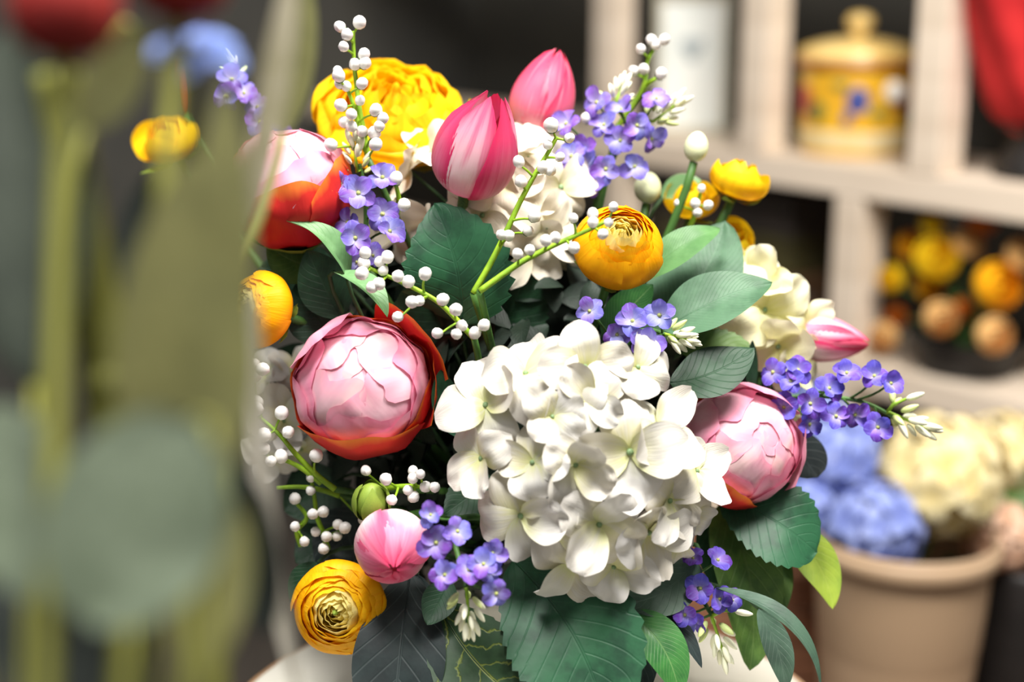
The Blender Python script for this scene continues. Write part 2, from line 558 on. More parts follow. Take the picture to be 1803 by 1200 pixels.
def sphere_petal(name, th0, tht, W, seed, R=1.0, nu=14, nv=18, base=0.4, tip=0.5, jag=0.06, wrinkle=0.03, flare=0.0, squash=1.0, wseed=None, lean=0.0, phi=0.0):
    ws = seed if wseed is None else wseed
    def f(u, v):
        s = 2 * v - 1
        end = tht + tip * s * s + jag * (nz(s * 2.6, seed * 1.7, 0.3) * 1.3 + 0.28 * nz(s * 9.0, seed, 4.0)) 
        th = th0 + (end - th0) * u
        w = base + (1 - base) * min(1.0, u / 0.55) ** 0.8
        al = W * s * w * (1 - 0.12 * u ** 4) + 0.04 * nz(u * 6, seed, s * 2) * u
        m = Vector((0, math.sin(th), math.cos(th)))
        t = Vector((1, 0, 0))
        p = m * math.cos(al) + t * math.sin(al)
        r = R * (1 + flare * u ** 5 + lean * s)
        if wrinkle:
            g = rotz(p, phi)
            r *= 1 + wrinkle * (nz(g.x * 2.4 + ws, g.y * 2.4, g.z * 2.4) + 0.35 * nz(g.x * 5 + ws, g.y * 5, g.z * 5))
        p = p * r
        return (p.x, p.y, p.z * squash)
    return grid(name, f, nu, nv)


def flat_petal(name, seed, W=0.5, L=1.0, neck=0.12, cup=0.12, curl=-0.25, ruffle=0.05, nu=9, nv=8, round_=0.55, lift=0.25, notch=0.0, twist=0.0):
    def f(u, v):
        s = 2 * v - 1
        w = W * (math.sin(PI * min(1, u ** 0.8 * 0.985 + 0.008)) ** round_) * (0.55 + 0.45 * u) + neck * (1 - u) ** 3 * 0.3
        x = s * w * (1 + 0.06 * nz(u * 3, seed * 2.3, s))
        y = L * u * (1 - notch * (1 - abs(s)) * u)
        z = lift * math.sin(u * PI * 0.55) * L * 0.6 + curl * L * u ** 3 + cup * (s * s) * w * (1 - u * 0.4) \
            + ruffle * u * nz(x * 3.5 + seed, y * 2.5, seed * 0.7) + twist * s * w * u
        return (x, y, z)
    return grid(name, f, nu, nv)


def blob(name, rx, rz, seed=0, nu=8, nv=10, point=0.0, rough=0.05):
    """egg shaped body, base at the origin, tip up +Z"""
    def f(u, v):
        th = PI * u
        a = 2 * PI * v
        r = math.sin(th) * (1 - point * u ** 2.0)
        k = 1 + rough * nz(math.cos(a) * 1.3 + seed, math.sin(a) * 1.3, u * 2)
        return (rx * r * k * math.cos(a), rx * r * k * math.sin(a), rz * (1 - math.cos(th)))
    return grid(name, f, nu, nv)


def stem_to_neck(parent, base_w, axis, mat=None, r=0.0028, name='stem', curve=0.05, end=None):
    """a stem from the flower's base down to the vase mouth, in the parent's own frame"""
    inv = mat_of(parent).inverted()
    e = end if end is not None else NECK + Vector((rnd.uniform(-0.02, 0.02), rnd.uniform(-0.02, 0.02), rnd.uniform(-0.06, -0.01)))
    p0 = Vector(base_w)
    p1 = p0 - Vector(axis).normalized() * curve
    p2 = e + Vector((0, 0, 0.05))
    pts = []
    for i in range(11):
        t = i / 10
        pts.append((1 - t) ** 3 * p0 + 3 * (1 - t) ** 2 * t * p1 + 3 * (1 - t) * t * t * p2 + t ** 3 * e)
    sc = parent.scale[0]
    me = tube(name, [inv @ p for p in pts], r / sc, r * 1.1 / sc, 7)
    return part(name, me, mat or M['stem'], parent)


ZQ = lambda a: Quaternion((0, 0, 1), a)
XQ = lambda a: Quaternion((1, 0, 0), a)


# ------------------------------------------------------------------ big flowers
def peony(label, px, py, rpx, axis, seed, roll=0.0, depth=None, group='pink and red peonies in the bouquet', guard_tip=78, guard_open=None, squash=0.95, pink_tip=58):
    rn = random.Random(seed)
    d = dome(px, py) + 0.03 if depth is None else depth
    R = rpx / FPX * d
    A = cdir(*axis)
    t = thing('peony', label, 'flower', at(px, py, d), A, roll, R, group)
    layers = [  # n, radius, th0, tip, W, tip rounding, jag, material, flare
        (5, 1.00, 172, guard_tip, 50, 0.35, 0.05, 'peony_red', 0.03),
        (5, 0.97, 165, pink_tip, 54, 0.30, 0.16, 'peony_pink', 0.03),
        (4, 0.945, 160, pink_tip - 22, 54, 0.34, 0.2, 'peony_pink', 0.025),
        (4, 0.92, 150, 14, 52, 0.36, 0.2, 'peony_pale', 0.025),
        (3, 0.895, 140, -12, 50, 0.38, 0.2, 'peony_pale', 0.02),
        (2, 0.87, 130, -34, 54, 0.40, 0.16, 'peony_pale', 0.0)]
    for k, (n, Rr, th0, tip, W, tr, jag, mt, fl_) in enumerate(layers):
        for i in range(n):
            tipv = tip + rn.uniform(-8, 8)
            ph = 2 * PI * (i + rn.uniform(-.18, .18)) / n + k * 0.7
            me = sphere_petal('petal', R_(th0), R_(tipv), R_(W * rn.uniform(0.9, 1.1)), seed * 10 + k * 7 + i, Rr, tip=tr * rn.uniform(.7, 1.2), jag=jag, wrinkle=0.07, flare=fl_, squash=squash, wseed=seed, lean=0.012, phi=ph)
            part('petal', me, M[mt], t, rot=ZQ(ph))
    if guard_open:
        for (az, tip, W, fl_) in guard_open:
            me = sphere_petal('petal', R_(165), R_(tip), R_(W), seed + az, 1.035, tip=0.30, jag=0.06, flare=fl_, wrinkle=0.05, wseed=seed, phi=R_(az))
            part('petal', me, M['peony_red' if tip > 40 else 'peony_pink'], t, rot=ZQ(R_(az)))
    cal = lathe('calyx', smoothprof([(0.06, -1.12), (0.25, -1.05), (0.55, -0.90), (0.75, -0.72)], 10), 20, lambda r, z, a: r * (1 + 0.06 * math.sin(5 * a)))
    part('calyx', cal, M['calyx'], t)
    stem_to_neck(t, mat_of(t) @ Vector((0, 0, -1.05)), A)
    return t


def ranunculus(label, px, py, rpx, axis, seed, roll=0.0, depth=None, layers=9, pale=3, flat=1.0, loose=0.0, outer='ran_out', mid='ran_mid', inner='ran_in', group='yellow ranunculus blooms in the bouquet', name='ranunculus', open_=0.86, top=0.63, big=0.0):
    rn = random.Random(seed)
    d = dome(px, py) + 0.025 if depth is None else depth
    R = rpx / FPX * d
    A = cdir(*axis)
    t = thing(name, label, 'flower', at(px, py, d), A, roll, (R, R, R * flat), group)
    for k in range(layers):
        x = (k + 0.6) / layers
        rim = x * open_
        h = top * math.sqrt(max(0.02, 1 - 0.86 * (x * open_ / 0.86) ** 2)) + 0.03 - 0.08 * (1 - x) ** 2
        fat = 0.22 + 0.90 * x
        n = 3 if k < 3 else 4
        m = M[inner] if k < pale else (M[mid] if k < layers - 3 else M[outer])
        lo = loose * max(0, (k - layers * 0.5) / (layers * 0.5))
        for i in range(n):
            jr = rn.uniform(-1, 1)
            rim2, h2 = rim + lo * (0.55 + 0.2 * jr), h - lo * (0.75 + 0.2 * jr) + 0.03 * jr
            prof = [(0.04, -0.62), (fat * 0.95, -0.62 + 0.02 * k), (fat * 1.12 + lo * .1, 0.12 - lo * .3), (rim2, h2)]
            me = revolve_petal('petal', prof, R_(78 if n == 3 else 66) * rn.uniform(.94, 1.12), seed * 13 + k * 5 + i, nu=12, nv=18, base=0.4, tip=0.10 + 0.07 * rn.random() + loose * .12, tippow=3.0, ruffle=0.07 + lo * 0.25 + big * 0.10, jag=0.035 * (1 - big * 0.6), off=-0.05 + big * rn.uniform(-.12, .02))
            part('petal', me, m, t, rot=ZQ(2 * PI * (i + rn.uniform(-.15, .15)) / n + k * 0.83))
    part('heart', blob('heart', 0.10, 0.30, seed, point=0.5), M['calyx'] if pale else m, t, (0, 0, 0.0))
    for i in range(5):
        prof = [(0.03, -0.66), (0.35, -0.74), (0.72, -0.62), (0.92, -0.28)]
        part('sepal', revolve_petal('sepal', prof, R_(20), i + seed, nu=5, nv=4, base=0.6, tip=0.6, tippow=1.2), M['calyx'], t, rot=ZQ(i * 2 * PI / 5))
    stem_to_neck(t, mat_of(t) @ Vector((0, 0, -0.6)), A)
    return t


def tulip(label, base_px, tip_px, wpx, depth, tilt, seed, mats=('tulip', 'tulip_pale'), roll=0.0, tipclose=0.10, bulge=1.0, point=0.55, group='pink tulips in the bouquet', lenscale=1.0, axis=None, loc=None, length=None, owide=60):
    rn = random.Random(seed)
    if axis is None:
        b, tp = at(base_px[0], base_px[1], depth), at(tip_px[0], tip_px[1], depth - tilt)
        A = (tp - b)
        L = A.length
    else:
        b, A, L = loc, axis, length
    Rw = wpx / 2 / FPX * depth
    lc = A.normalized().to_track_quat('Z', 'Y').inverted() @ (-FWD if axis is None else UP)
    roll += math.atan2(-lc.x, lc.y)
    t = thing('tulip', label, 'flower', b, A.normalized(), roll, L, group)
    w = Rw / L
    for layer, (n, sc, ph, mt) in enumerate(((3, 0.95, 0.0, mats[0]), (3, 1.0, PI / 3, mats[1]))):
        for i in range(n):
            prof = [(0.02, 0.0), (w * 1.45 * bulge * sc, 0.02), (w * 1.28 * sc, 0.62), (tipclose * w + 0.01 * layer, 0.985 - 0.03 * layer * rn.random())]
            me = revolve_petal('petal', prof, R_((66, owide)[layer]), seed * 7 + layer * 3 + i, nu=16, nv=14, base=0.72, tip=point, tippow=2.3, ruffle=0.03, jag=0.04, off=0.025)
            part('petal', me, M[mt], t, rot=ZQ(ph + i * 2 * PI / 3 + rn.uniform(-.1, .1)))
    part('receptacle', blob('receptacle', w * 0.30, 0.05, seed), M['stem_lime'], t, (0, 0, -0.03))
    stem_to_neck(t, b, A, r=0.0035)
    return t


peony('large pink peony with red outer petals left of the front white hydrangea', 640, 682, 121, (-0.10, 0.22, 0.95), 11, roll=0.3,
      guard_open=[(165, 52, 62, 0.04), (-62, 66, 44, 0.26), (-95, 74, 44, 0.12), (28, 34, 34, 0.12)])
peony('pink peony with red and orange lower petals under the yellow upper ranunculus', 510, 328, 112, (-0.05, 0.80, 0.58), 23, roll=1.0, depth=0.885, guard_tip=62)
peony('pink ruffled peony on the right edge beside the front white hydrangea', 1302, 785, 106, (0.34, 0.24, 0.88), 37, roll=0.5, depth=0.895, guard_tip=100, guard_open=[(110, 58, 44, 0.03), (-60, 38, 40, 0.08), (-140, 36, 36, 0.10)])

ranunculus('big bright lemon yellow ranunculus at the top of the bouquet', 694, 200, 140, (0.12, 0.66, 0.72), 5, depth=0.955, layers=7, pale=0, flat=0.82, loose=0.30, open_=0.84, top=0.52, big=1.0, outer='ran_lemon', mid='ran_lemon', inner='ran_lemon')
ranunculus('golden yellow ranunculus crossed by a white berry sprig', 1088, 438, 84, (0.10, 0.48, 0.85), 8, depth=0.855, layers=10, pale=5, flat=1.08, roll=0.4, open_=0.74, top=0.70)
ranunculus('yellow ranunculus on the left edge half hidden by blurred leaves', 462, 545, 72, (-0.62, 0.15, 0.72), 14, depth=0.87, layers=9, pale=5, open_=0.7, top=0.7)
ranunculus('golden ranunculus with a pale lemon centre at the lower left', 598, 1068, 84, (-0.08, -0.06, 1.0), 19, depth=0.86, layers=10, pale=5, roll=1.1, open_=0.88, top=0.55)

tulip('pink tulip with a pale streaked petal in front of the back hydrangea', (818, 338), (868, 166), 136, 0.885, 0.035, 3, roll=-0.12, mats=('tulip_pale', 'tulip'), owide=43, point=0.5, tipclose=0.25)
tulip('coral pink tulip standing tallest behind the others', (938, 232), (985, 86), 104, 0.945, 0.0, 6, mats=('tulip_coral', 'tulip_coral'), roll=0.2, point=0.62)
tulip('pink tulip lying sideways at the right edge above the purple sprig', (1388, 590), (1530, 606), 76, 0.945, -0.01, 9, mats=('tulip_coral', 'tulip_pale'), roll=0.2)
ax = cdir(0.12, -0.32, 0.94)
tulip('closed pink and cream tulip bud above the lower left ranunculus', None, None, 120, 0.83, 0, 12, mats=('tulip_open', 'tulip_open'), axis=ax, loc=at(690, 955, 0.835) - ax * 0.012, length=0.046, roll=0.3, tipclose=0.04, bulge=1.1, point=0.24, owide=64)


# ------------------------------------------------------------------ hydrangeas
HYD = []
for i in range(8):
    HYD.append(flat_petal('petal', 50 + i, W=0.58 + 0.05 * (i % 3), cup=(0.35, 0.1, -0.3, 0.5, 0.2, -0.15, 0.3, 0.0)[i], curl=(-0.45, 0.25, -0.8, 0.1, -0.3, -0.6, 0.35, -0.15)[i], ruffle=0.22,
                          lift=(0.5, 0.3, 0.55, 0.6, 0.25, 0.5, 0.2, 0.4)[i], nu=12, nv=10, round_=0.55, twist=(0.0, 0.3, -0.35, 0.15, 0.5, -0.3, 0.2, -0.5)[i]))
PIST = blob('floret', 0.07, 0.05, 3, nu=6, nv=8)


def hydrangea(label, florets, cpx, cpy, spx, spy, depth, ddepth, mat, seed, filler=0, group='white hydrangea heads in the bouquet', fsize=66):
    """florets: px, py, size px, roll degrees"""
    rn = random.Random(seed)
    c = at(cpx, cpy, depth)
    t = thing('hydrangea', label, 'flower', c - UP * 0.05, None, 0, 1.0, group)
    inv = mat_of(t).inverted()
    fl_ = list(florets)
    for k in range(filler):
        for _ in range(40):
            a, r = rn.uniform(0, 2 * PI), math.sqrt(rn.random()) * 0.97
            x, y = cpx + spx * r * math.cos(a), cpy + spy * r * math.sin(a)
            if all(math.hypot(x - q[0], y - q[1]) > fsize * 0.85 for q in fl_):
                fl_.append((x, y, fsize * rn.uniform(.85, 1.1), rn.uniform(0, 90)))
                break
    for (x, y, sz, ro) in fl_:
        ex, ey = (x - cpx) / spx, (cpy - y) / spy
        q = min(ex * ex + ey * ey, 1.0)
        ez = math.sqrt(1 - q)
        p = at(x, y, depth - ddepth * ez)
        n = cdir(ex * 0.9 + rn.uniform(-.32, .32), ey * 0.9 + rn.uniform(-.32, .32), ez * 0.9 + 0.25)
        S = sz / FPX * depth
        qn = n.to_track_quat('Z', 'Y') @ ZQ(R_(ro))
        f = part('floret', PIST, M['pistil'], t, inv @ p, qn, S)
        for i in range(4):
            tw = rn.uniform(-.16, .16)
            pe = part('petal', HYD[rn.randrange(8)], M[mat], f, (0, 0, 0.01 * i), ZQ(i * PI / 2 + tw) @ XQ(rn.uniform(-.35, .40)), (rn.uniform(.92, 1.2), rn.uniform(.95, 1.22), 1))
        bs_ = p - n * 0.002
        core = c + FWD * 0.03 - UP * 0.03
        pts = [inv @ (bs_.lerp(core, k / 5) - n * 0.012 * math.sin(PI * k / 5)) for k in range(6)]
        part('stalk', tube('stalk', pts, 0.0011, 0.0014, 5), M['stem_dark'], t)
    stem_to_neck(t, c + FWD * 0.03 - UP * 0.03, UP, r=0.004)
    return t


c5 = lambda x, y: (740 + x / 2.0685, 520 + y / 2.0685)
H1 = []
for (x, y, s, ro) in [(762, 567, 92, 8), (367, 800, 78, 10), (225, 592, 66, 40), (240, 400, 74, 28), (410, 607, 64, 0), (565, 615, 66, 60),
                      (620, 378, 62, 45), (385, 285, 74, 12), (600, 262, 74, 5), (868, 485, 74, 30), (790, 262, 62, 62), (650, 830, 76, 48),
                      (545, 980, 68, 40), (705, 985, 62, 70), (930, 905, 52, 20), (905, 745, 70, 45), (1005, 640, 60, 15), (500, 850, 56, 75),
                      (830, 860, 70, 15), (480, 440, 54, 45), (985, 800, 52, 70)]:
    H1.append(c5(x, y) + (s, ro))
hydrangea('large front white hydrangea head in the middle of the bouquet', H1, 1012, 800, 262, 290, 0.885, 0.085, 'hyd_white', 4)
H2 = [(720, 300, 62, 20), (760, 400, 66, 40), (700, 410, 60, 10), (850, 380, 64, 45), (900, 260, 66, 30), (985, 330, 78, 15), (960, 400, 66, 60), (930, 280, 60, 70), (985, 470, 56, 30),
      (880, 330, 60, 5), (760, 270, 60, 45), (820, 430, 60, 20), (930, 440, 60, 45), (950, 240, 55, 20)]
hydrangea('cream white hydrangea head at the back behind the pink tulip', H2, 865, 370, 175, 150, 0.945, 0.05, 'hyd_cream', 9)
H3 = [(1345, 545, 74, 20), (1300, 480, 56, 45), (1370, 610, 66, 10), (1300, 600, 60, 30), (1400, 640, 50, 60), (1390, 720, 50, 20), (1335, 500, 60, 70), (1420, 575, 50, 40)]
hydrangea('pale yellowish hydrangea head at the right beside the sideways tulip', H3, 1345, 590, 110, 140, 0.97, 0.045, 'hyd_lemon', 15)

H4 = [(470, 660, 46, 20), (520, 650, 44, 50), (500, 740, 54, 10), (530, 790, 46, 40), (478, 800, 44, 70), (460, 730, 44, 30)]
hydrangea('small white hydrangea cluster peeking out left of the large peony', H4, 500, 725, 60, 100, 0.945, 0.03, 'hyd_white', 21)

# ------------------------------------------------------------------ yellow buttercups, buds
def buttercup(label, px, py, rpx, axis, seed, depth, stem_end=None, group='small yellow buttercups at the right'):
    rn = random.Random(seed)
    A = cdir(*axis)
    R = rpx / FPX * depth
    t = thing('buttercup', label, 'flower', at(px, py, depth), A, rn.random() * 6, R, group)
    for k, (n, w, rim, h) in enumerate(((3, 0.62, 0.18, 0.78), (4, 0.85, 0.42, 0.72), (4, 1.0, 0.72, 0.55))):
        for i in range(n):
            jr = rn.uniform(-.1, .25) if k == 2 else 0
            prof = [(0.03, -0.5), (w * 1.05, -0.5), (w * 1.1 + jr, 0.1), (rim + jr * 1.6, h)]
            part('petal', revolve_petal('petal', prof, R_(52), seed + k * 4 + i, nu=8, nv=8, tip=0.25, ruffle=0.08), M['butter'], t, rot=ZQ(2 * PI * i / n + k))
    for i in range(3):
        prof = [(0.03, -0.55), (0.7, -0.75), (1.0, -0.5), (1.35 if i == 0 else 1.02, -0.35 if i == 0 else 0.1)]
        part('sepal', revolve_petal('sepal', prof, R_(22), i + seed, nu=7, nv=4, base=0.7, tip=0.7, tippow=1.1), M['calyx'], t, rot=ZQ(i * 2.1))
    stem_to_neck(t, mat_of(t) @ Vector((0, 0, -0.5)), A, r=0.003, end=stem_end)
    return t


buttercup('small yellow buttercup opening at the right with a green sepal', 1300, 322, 52, (0.30, 0.90, 0.30), 3, 0.945)
buttercup('small yellow buttercup half hidden behind the cream bud stem', 1218, 356, 44, (0.0, 0.8, 0.5), 5, 0.965)
buttercup('small golden buttercup behind the tall green leaf tip', 1288, 428, 46, (0.35, 0.5, 0.6), 7, 0.965)
buttercup('blurred yellow bloom at the far left behind foreground leaves', 300, 250, 56, (-0.2, 0.7, 0.6), 9, 1.03, group='yellow blooms at the far left')


def bud(name, label, px, py, rpx, hpx, axis, depth, mat, sepal=0, group=None, via=None):
    A = cdir(*axis)
    S = rpx / FPX * depth
    p = at(px, py, depth)
    t = thing(name, label, 'flower bud', p - A * (hpx / rpx * S), A, 0, S, group)
    part('bud_body', blob('bud_body', 1.0, hpx / rpx, px, nu=10, nv=14, point=0.25), mat, t)
    for i in range(sepal):
        h = 2 * hpx / rpx
        prof = [(0.03, -0.05), (1.15 + 0.08 * (i % 2), -0.03), (1.5 + 0.1 * (i % 2), h * 0.62), (0.42, h * 1.04)]
        part('sepal', revolve_petal('sepal', prof, R_(38), i + px, nu=9, nv=7, base=0.6, tip=0.35, tippow=1.6, ruffle=0.04), M['calyx'], t, rot=ZQ(i * 2 * PI / sepal))
    stem_to_neck(t, t.location, A, r=0.0028, curve=0.04, mat=M['stem'])
    return t


bud('flower_bud', 'round cream bud on a green stem at the upper right', 1226, 258, 23, 27, (0.15, 1, 0.1), 0.925, M['bud_cream'])
bud('flower_bud', 'pale bud half hidden behind the upper right purple sprig', 1140, 330, 26, 28, (0.1, 1, 0.1), 0.955, M['bud_cream'])
bud('flower_bud', 'closed lime green bud under the large pink peony', 654, 882, 31, 36, (0.05, 0.9, 0.5), 0.85, M['calyx'], sepal=4)
bud('flower_bud', 'thin red bud at the far left above a blurred yellow bloom', 322, 150, 9, 52, (-0.08, 1, 0.1), 1.04, M['fg_red'])

# ------------------------------------------------------------------ purple sprigs
LIL = [flat_petal('petal', 80 + i, W=0.56, L=0.95, cup=(0.5, -0.2, 0.3, 0.0)[i], curl=(-0.2, -0.35, 0.15, -0.05)[i], ruffle=0.14, nu=6, nv=6, round_=0.45, lift=0.45) for i in range(4)]
LPIST = blob('blossom', 0.13, 0.10, 5, nu=4, nv=6)
BUDM = [blob('bud', 0.36, 0.9, i, nu=7, nv=7, point=0.45) for i in range(3)]


def nearest(pts, p):
    return min(pts, key=lambda q: (q - p).length)


def branch(name, p, stem_pts, parent, inv, r, mat, sides=5):
    """short stalk from the main stem to p, rising along the stem"""
    ds = [(q - p).length for q in stem_pts]
    i = min(range(len(ds)), key=lambda k: ds[k])
    j = min(len(stem_pts) - 1, i + max(1, int(ds[i] / 0.006)))
    q = stem_pts[j]
    m = q.lerp(p, 0.5) + (stem_pts[i] - q) * 0.15
    pts = [inv @ v for v in spline([q, m, p], 5)]
    return part(name, tube(name, pts, r, r * 0.8, sides), mat, parent)


def purple_sprig(label, stem_px, flor, clusters, depth, seed, mat='lilac', size=27, group='purple blossom sprigs in the bouquet', thick=0.0016, d0=None):
    """stem_px from the tip down; flor: px,py[,size]; clusters: (tip x,y, base x,y, count, spread px, bud px)"""
    rn = random.Random(seed)
    n = len(stem_px)
    sp = [at(x, y, depth + 0.02 * k / max(1, n - 1)) for k, (x, y) in enumerate(stem_px)]
    pts = spline(sp, 24)
    t = thing('purple_sprig', label, 'flower', sp[-1], None, 0, 1.0, group)
    inv = mat_of(t).inverted()
    part('stem', tube('stem', [inv @ p for p in pts], thick * 0.8, thick * 1.3, 6), M['stem'], t)
    for fx in flor:
        x, y = fx[:2]
        sz = (fx[2] if len(fx) > 2 else size) * 1.08 / FPX * depth
        q = nearest(pts, at(x, y, depth))
        p = at(x, y, depth - rn.uniform(0.004, 0.014))
        out = (p - q)
        nrm = (out.normalized() * 0.7 + cdir(rn.uniform(-.7, .7), rn.uniform(-.4, .7), 1.0)).normalized()
        f = part('blossom', LPIST, M['pistil_lime'], t, inv @ p, nrm.to_track_quat('Z', 'Y') @ ZQ(rn.uniform(0, 6)), sz)
        for i in range(5):
            part('petal', LIL[rn.randrange(4)], M[mat], f, (0, 0, 0.01 * (i % 2)), ZQ(i * 2 * PI / 5 + rn.uniform(-.16, .16)) @ XQ(rn.uniform(-.3, .45)), rn.uniform(.9, 1.1))
        branch('stalk', p - nrm * sz * 0.05, pts, t, inv, thick * 0.55, M['stem'])
    for (x1, y1, x0, y0, cnt, spread, bpx) in clusters:
        a, b = at(x0, y0, depth), at(x1, y1, depth)
        axis = (b - a).normalized()
        part('tip_stem', tube('tip_stem', [inv @ nearest(pts, a), inv @ a, inv @ a.lerp(b, 0.8)], thick * 0.9, thick * 0.5, 5), M['stem_lime'], t)
        sd = axis.orthogonal().normalized()
        for k in range(cnt):
            f = k / (cnt - 1)
            ang = k * 2.4
            rad = (sd * math.cos(ang) + axis.cross(sd) * math.sin(ang))
            wd = spread / FPX * depth * (1 - 0.75 * f)
            p = a.lerp(b, 0.78 * f) + rad * wd * 0.35
            ori = (axis * (0.55 + 0.9 * f) + rad * (1.0 - 0.7 * f)).normalized()
            S = bpx / FPX * depth * rn.uniform(.85, 1.15)
            part('bud', BUDM[k % 3], M['bud_white'] if f > 0.25 else M['bud_lime'], t, inv @ p, ori.to_track_quat('Z', 'Y'), S)
    e = sp[-1]
    stem_to_neck(t, e, -(NECK - e), r=thick * 1.3, name='lower_stem', curve=0.02)
    return t


K7 = lambda x, y: (1160 + x / 2.858, 540 + y / 2.858)
K2 = lambda x, y: (680 + x / 2.609, 60 + y / 2.609)
K1 = lambda x, y: (380 + x / 2.608, 20 + y / 2.608)
K3 = lambda x, y: (960 + x / 2.858, 200 + y / 2.858)
K6 = lambda x, y: (430 + x / 3.0, 800 + y / 3.0)
K8 = lambda x, y: (840 + x / 2.732, 860 + y / 2.732)
K4 = K = lambda x, y: (380 + x / 2.858, 420 + y / 2.858)
L_ = lambda Kf, pts: [Kf(p[0], p[1]) + tuple(p[2:]) for p in pts]

purple_sprig('deep purple blossom sprig reaching out to the right with white bud tip', L_(K7, [(1190, 560), (1060, 490), (900, 455), (700, 450), (560, 480), (440, 560)]),
             L_(K7, [(575, 330), (665, 375), (630, 505), (855, 410), (945, 335), (1165, 385), (985, 540), (890, 550), (1100, 605), (755, 590), (760, 485), (1085, 350), (700, 320)]),
             [K7(1400, 635) + K7(1160, 530) + (14, 34, 18), K7(1260, 455) + K7(1180, 490) + (2, 10, 17)], 0.895, 31, 'lilac_deep', 26)
purple_sprig('large purple blossom sprig at the upper right with two white bud tips', L_(K2, [(1200, 400), (1100, 470), (1040, 580), (980, 700), (960, 800)]),
             L_(K2, [(970, 315), (1080, 350), (1000, 420), (1075, 490), (1215, 480), (1140, 610), (830, 415), (905, 520), (850, 560), (1010, 620), (950, 690), (1240, 300), (920, 600), (1150, 420)]),
             [K2(1090, 215) + K2(1050, 330) + (14, 46, 15), K2(1370, 290) + K2(1230, 400) + (18, 46, 15)], 0.935, 32, 'lilac', 27)
purple_sprig('lilac blossom sprig with a tall pale bud tip beside the left peony', L_(K1, [(660, 700), (680, 800), (690, 930), (690, 1060), (700, 1180)]),
             L_(K1, [(655, 835, 32), (765, 765, 30), (765, 930, 32), (640, 1040, 29), (795, 1010), (575, 790, 22), (610, 970), (650, 1150, 22), (720, 1120, 22)]),
             [K1(630, 560) + K1(650, 740) + (16, 46, 15)], 0.875, 33, 'lilac', 29)
purple_sprig('short lilac blossom sprig between the golden ranunculus and front hydrangea', L_(K3, [(600, 1110), (540, 1090), (440, 1100), (330, 1130)]),
             L_(K3, [(440, 1045, 29), (575, 1015, 30), (515, 1155, 30), (360, 1110), (225, 995)]),
             [K3(745, 1140) + K3(610, 1110) + (16, 34, 17)], 0.845, 34, 'lilac', 26)
purple_sprig('violet blossom sprig below the front hydrangea with white tip hanging down', L_(K6, [(1170, 700), (1150, 620), (1130, 540), (1110, 440), (1120, 340)]),
             L_(K6, [(985, 320, 24), (1015, 465, 32), (1125, 405), (1060, 635, 28), (1185, 610, 30), (1310, 520), (1330, 730), (1265, 580), (1300, 620, 22)]),
             [K6(1190, 960) + K6(1175, 720) + (16, 54, 17)], 0.805, 35, 'lilac', 27)
purple_sprig('drooping violet blossom sprig at the lower right with hanging white buds', L_(K8, [(1130, 610), (1090, 540), (1050, 450), (1000, 380)]),
             L_(K8, [(1155, 345), (1075, 480, 28), (1165, 530), (1225, 535, 22), (1050, 635), (1000, 605), (1040, 335, 20)]),
             [K8(1205, 850) + K8(1130, 620) + (14, 44, 18), K8(1255, 590) + K8(1180, 585) + (2, 8, 17)], 0.865, 36, 'lilac_deep', 25)
purple_sprig('pale lilac blossom sprig at the upper left behind blurred foreground leaves', [(415, 120), (440, 190), (470, 260), (500, 330)],
             [(478, 234), (408, 140), (430, 165), (455, 190), (400, 170), (460, 215), (495, 240, 20)], [(405, 100, 415, 130, 5, 20, 12)], 0.955, 38, 'lilac', 27)

# ------------------------------------------------------------------ white berry sprigs
BER = [blob('berry', 1.0, 1.06, 20 + i, nu=8, nv=10, point=0.10, rough=0.10) for i in range(4)]
CAP = lathe('cap', [(0.5, 0.5), (0.62, 0.32), (0.42, 0.1), (0.05, 0.0)], 8)


def berry_sprig(label, stems, berries, depth, seed, size=11.0, group='white berry sprigs in the bouquet', thick=0.0017, join=True, lift=0.0):
    rn = random.Random(seed)
    allp, root = [], None
    for st in stems:
        sp = [at(x, y, depth + 0.012 * k / max(1, len(st) - 1)) for k, (x, y) in enumerate(st)]
        allp.append(spline(sp, 5 * len(sp)))
    root = allp[0][-1]
    t = thing('berry_sprig', label, 'berries', root, None, 0, 1.0, group)
    inv = mat_of(t).inverted()
    for pts in allp:
        part('stem', tube('stem', [inv @ p for p in pts], thick * 0.7, thick * 1.25, 6), M['stem_lime'], t)
    flat_ = [p for pts in allp for p in pts]
    for b in berries:
        sz = (b[2] if len(b) > 2 else size * rn.uniform(.9, 1.2)) * 1.06 / FPX * depth
        p = at(b[0], b[1], depth - rn.uniform(0.0, 0.012))
        best = min(allp, key=lambda pts: min((q - p).length for q in pts))
        q = nearest(best, p)
        out = (p - q)
        out = out.normalized() if out.length > 1e-4 else cdir(0, 0.5, 1)
        o = part('berry', BER[rn.randrange(4)], M['berry'], t, inv @ (p - out * sz), (out * 0.8 + cdir(0, .3, .3)).normalized().to_track_quat('Z', 'Y') @ ZQ(rn.uniform(0, 6)), sz)
        branch('stalk', p - out * sz * 0.9, best, t, inv, thick * 0.5, M['stem_lime'], 5)
        if rn.random() < 0.45:
            part('cap', CAP, M['stem'], o, (0, 0, -0.10), None, (1.25, 1.25, 1.0))
    if join:
        stem_to_neck(t, root, -(NECK - root), r=thick * 1.25, name='lower_stem', curve=0.02)
    return t


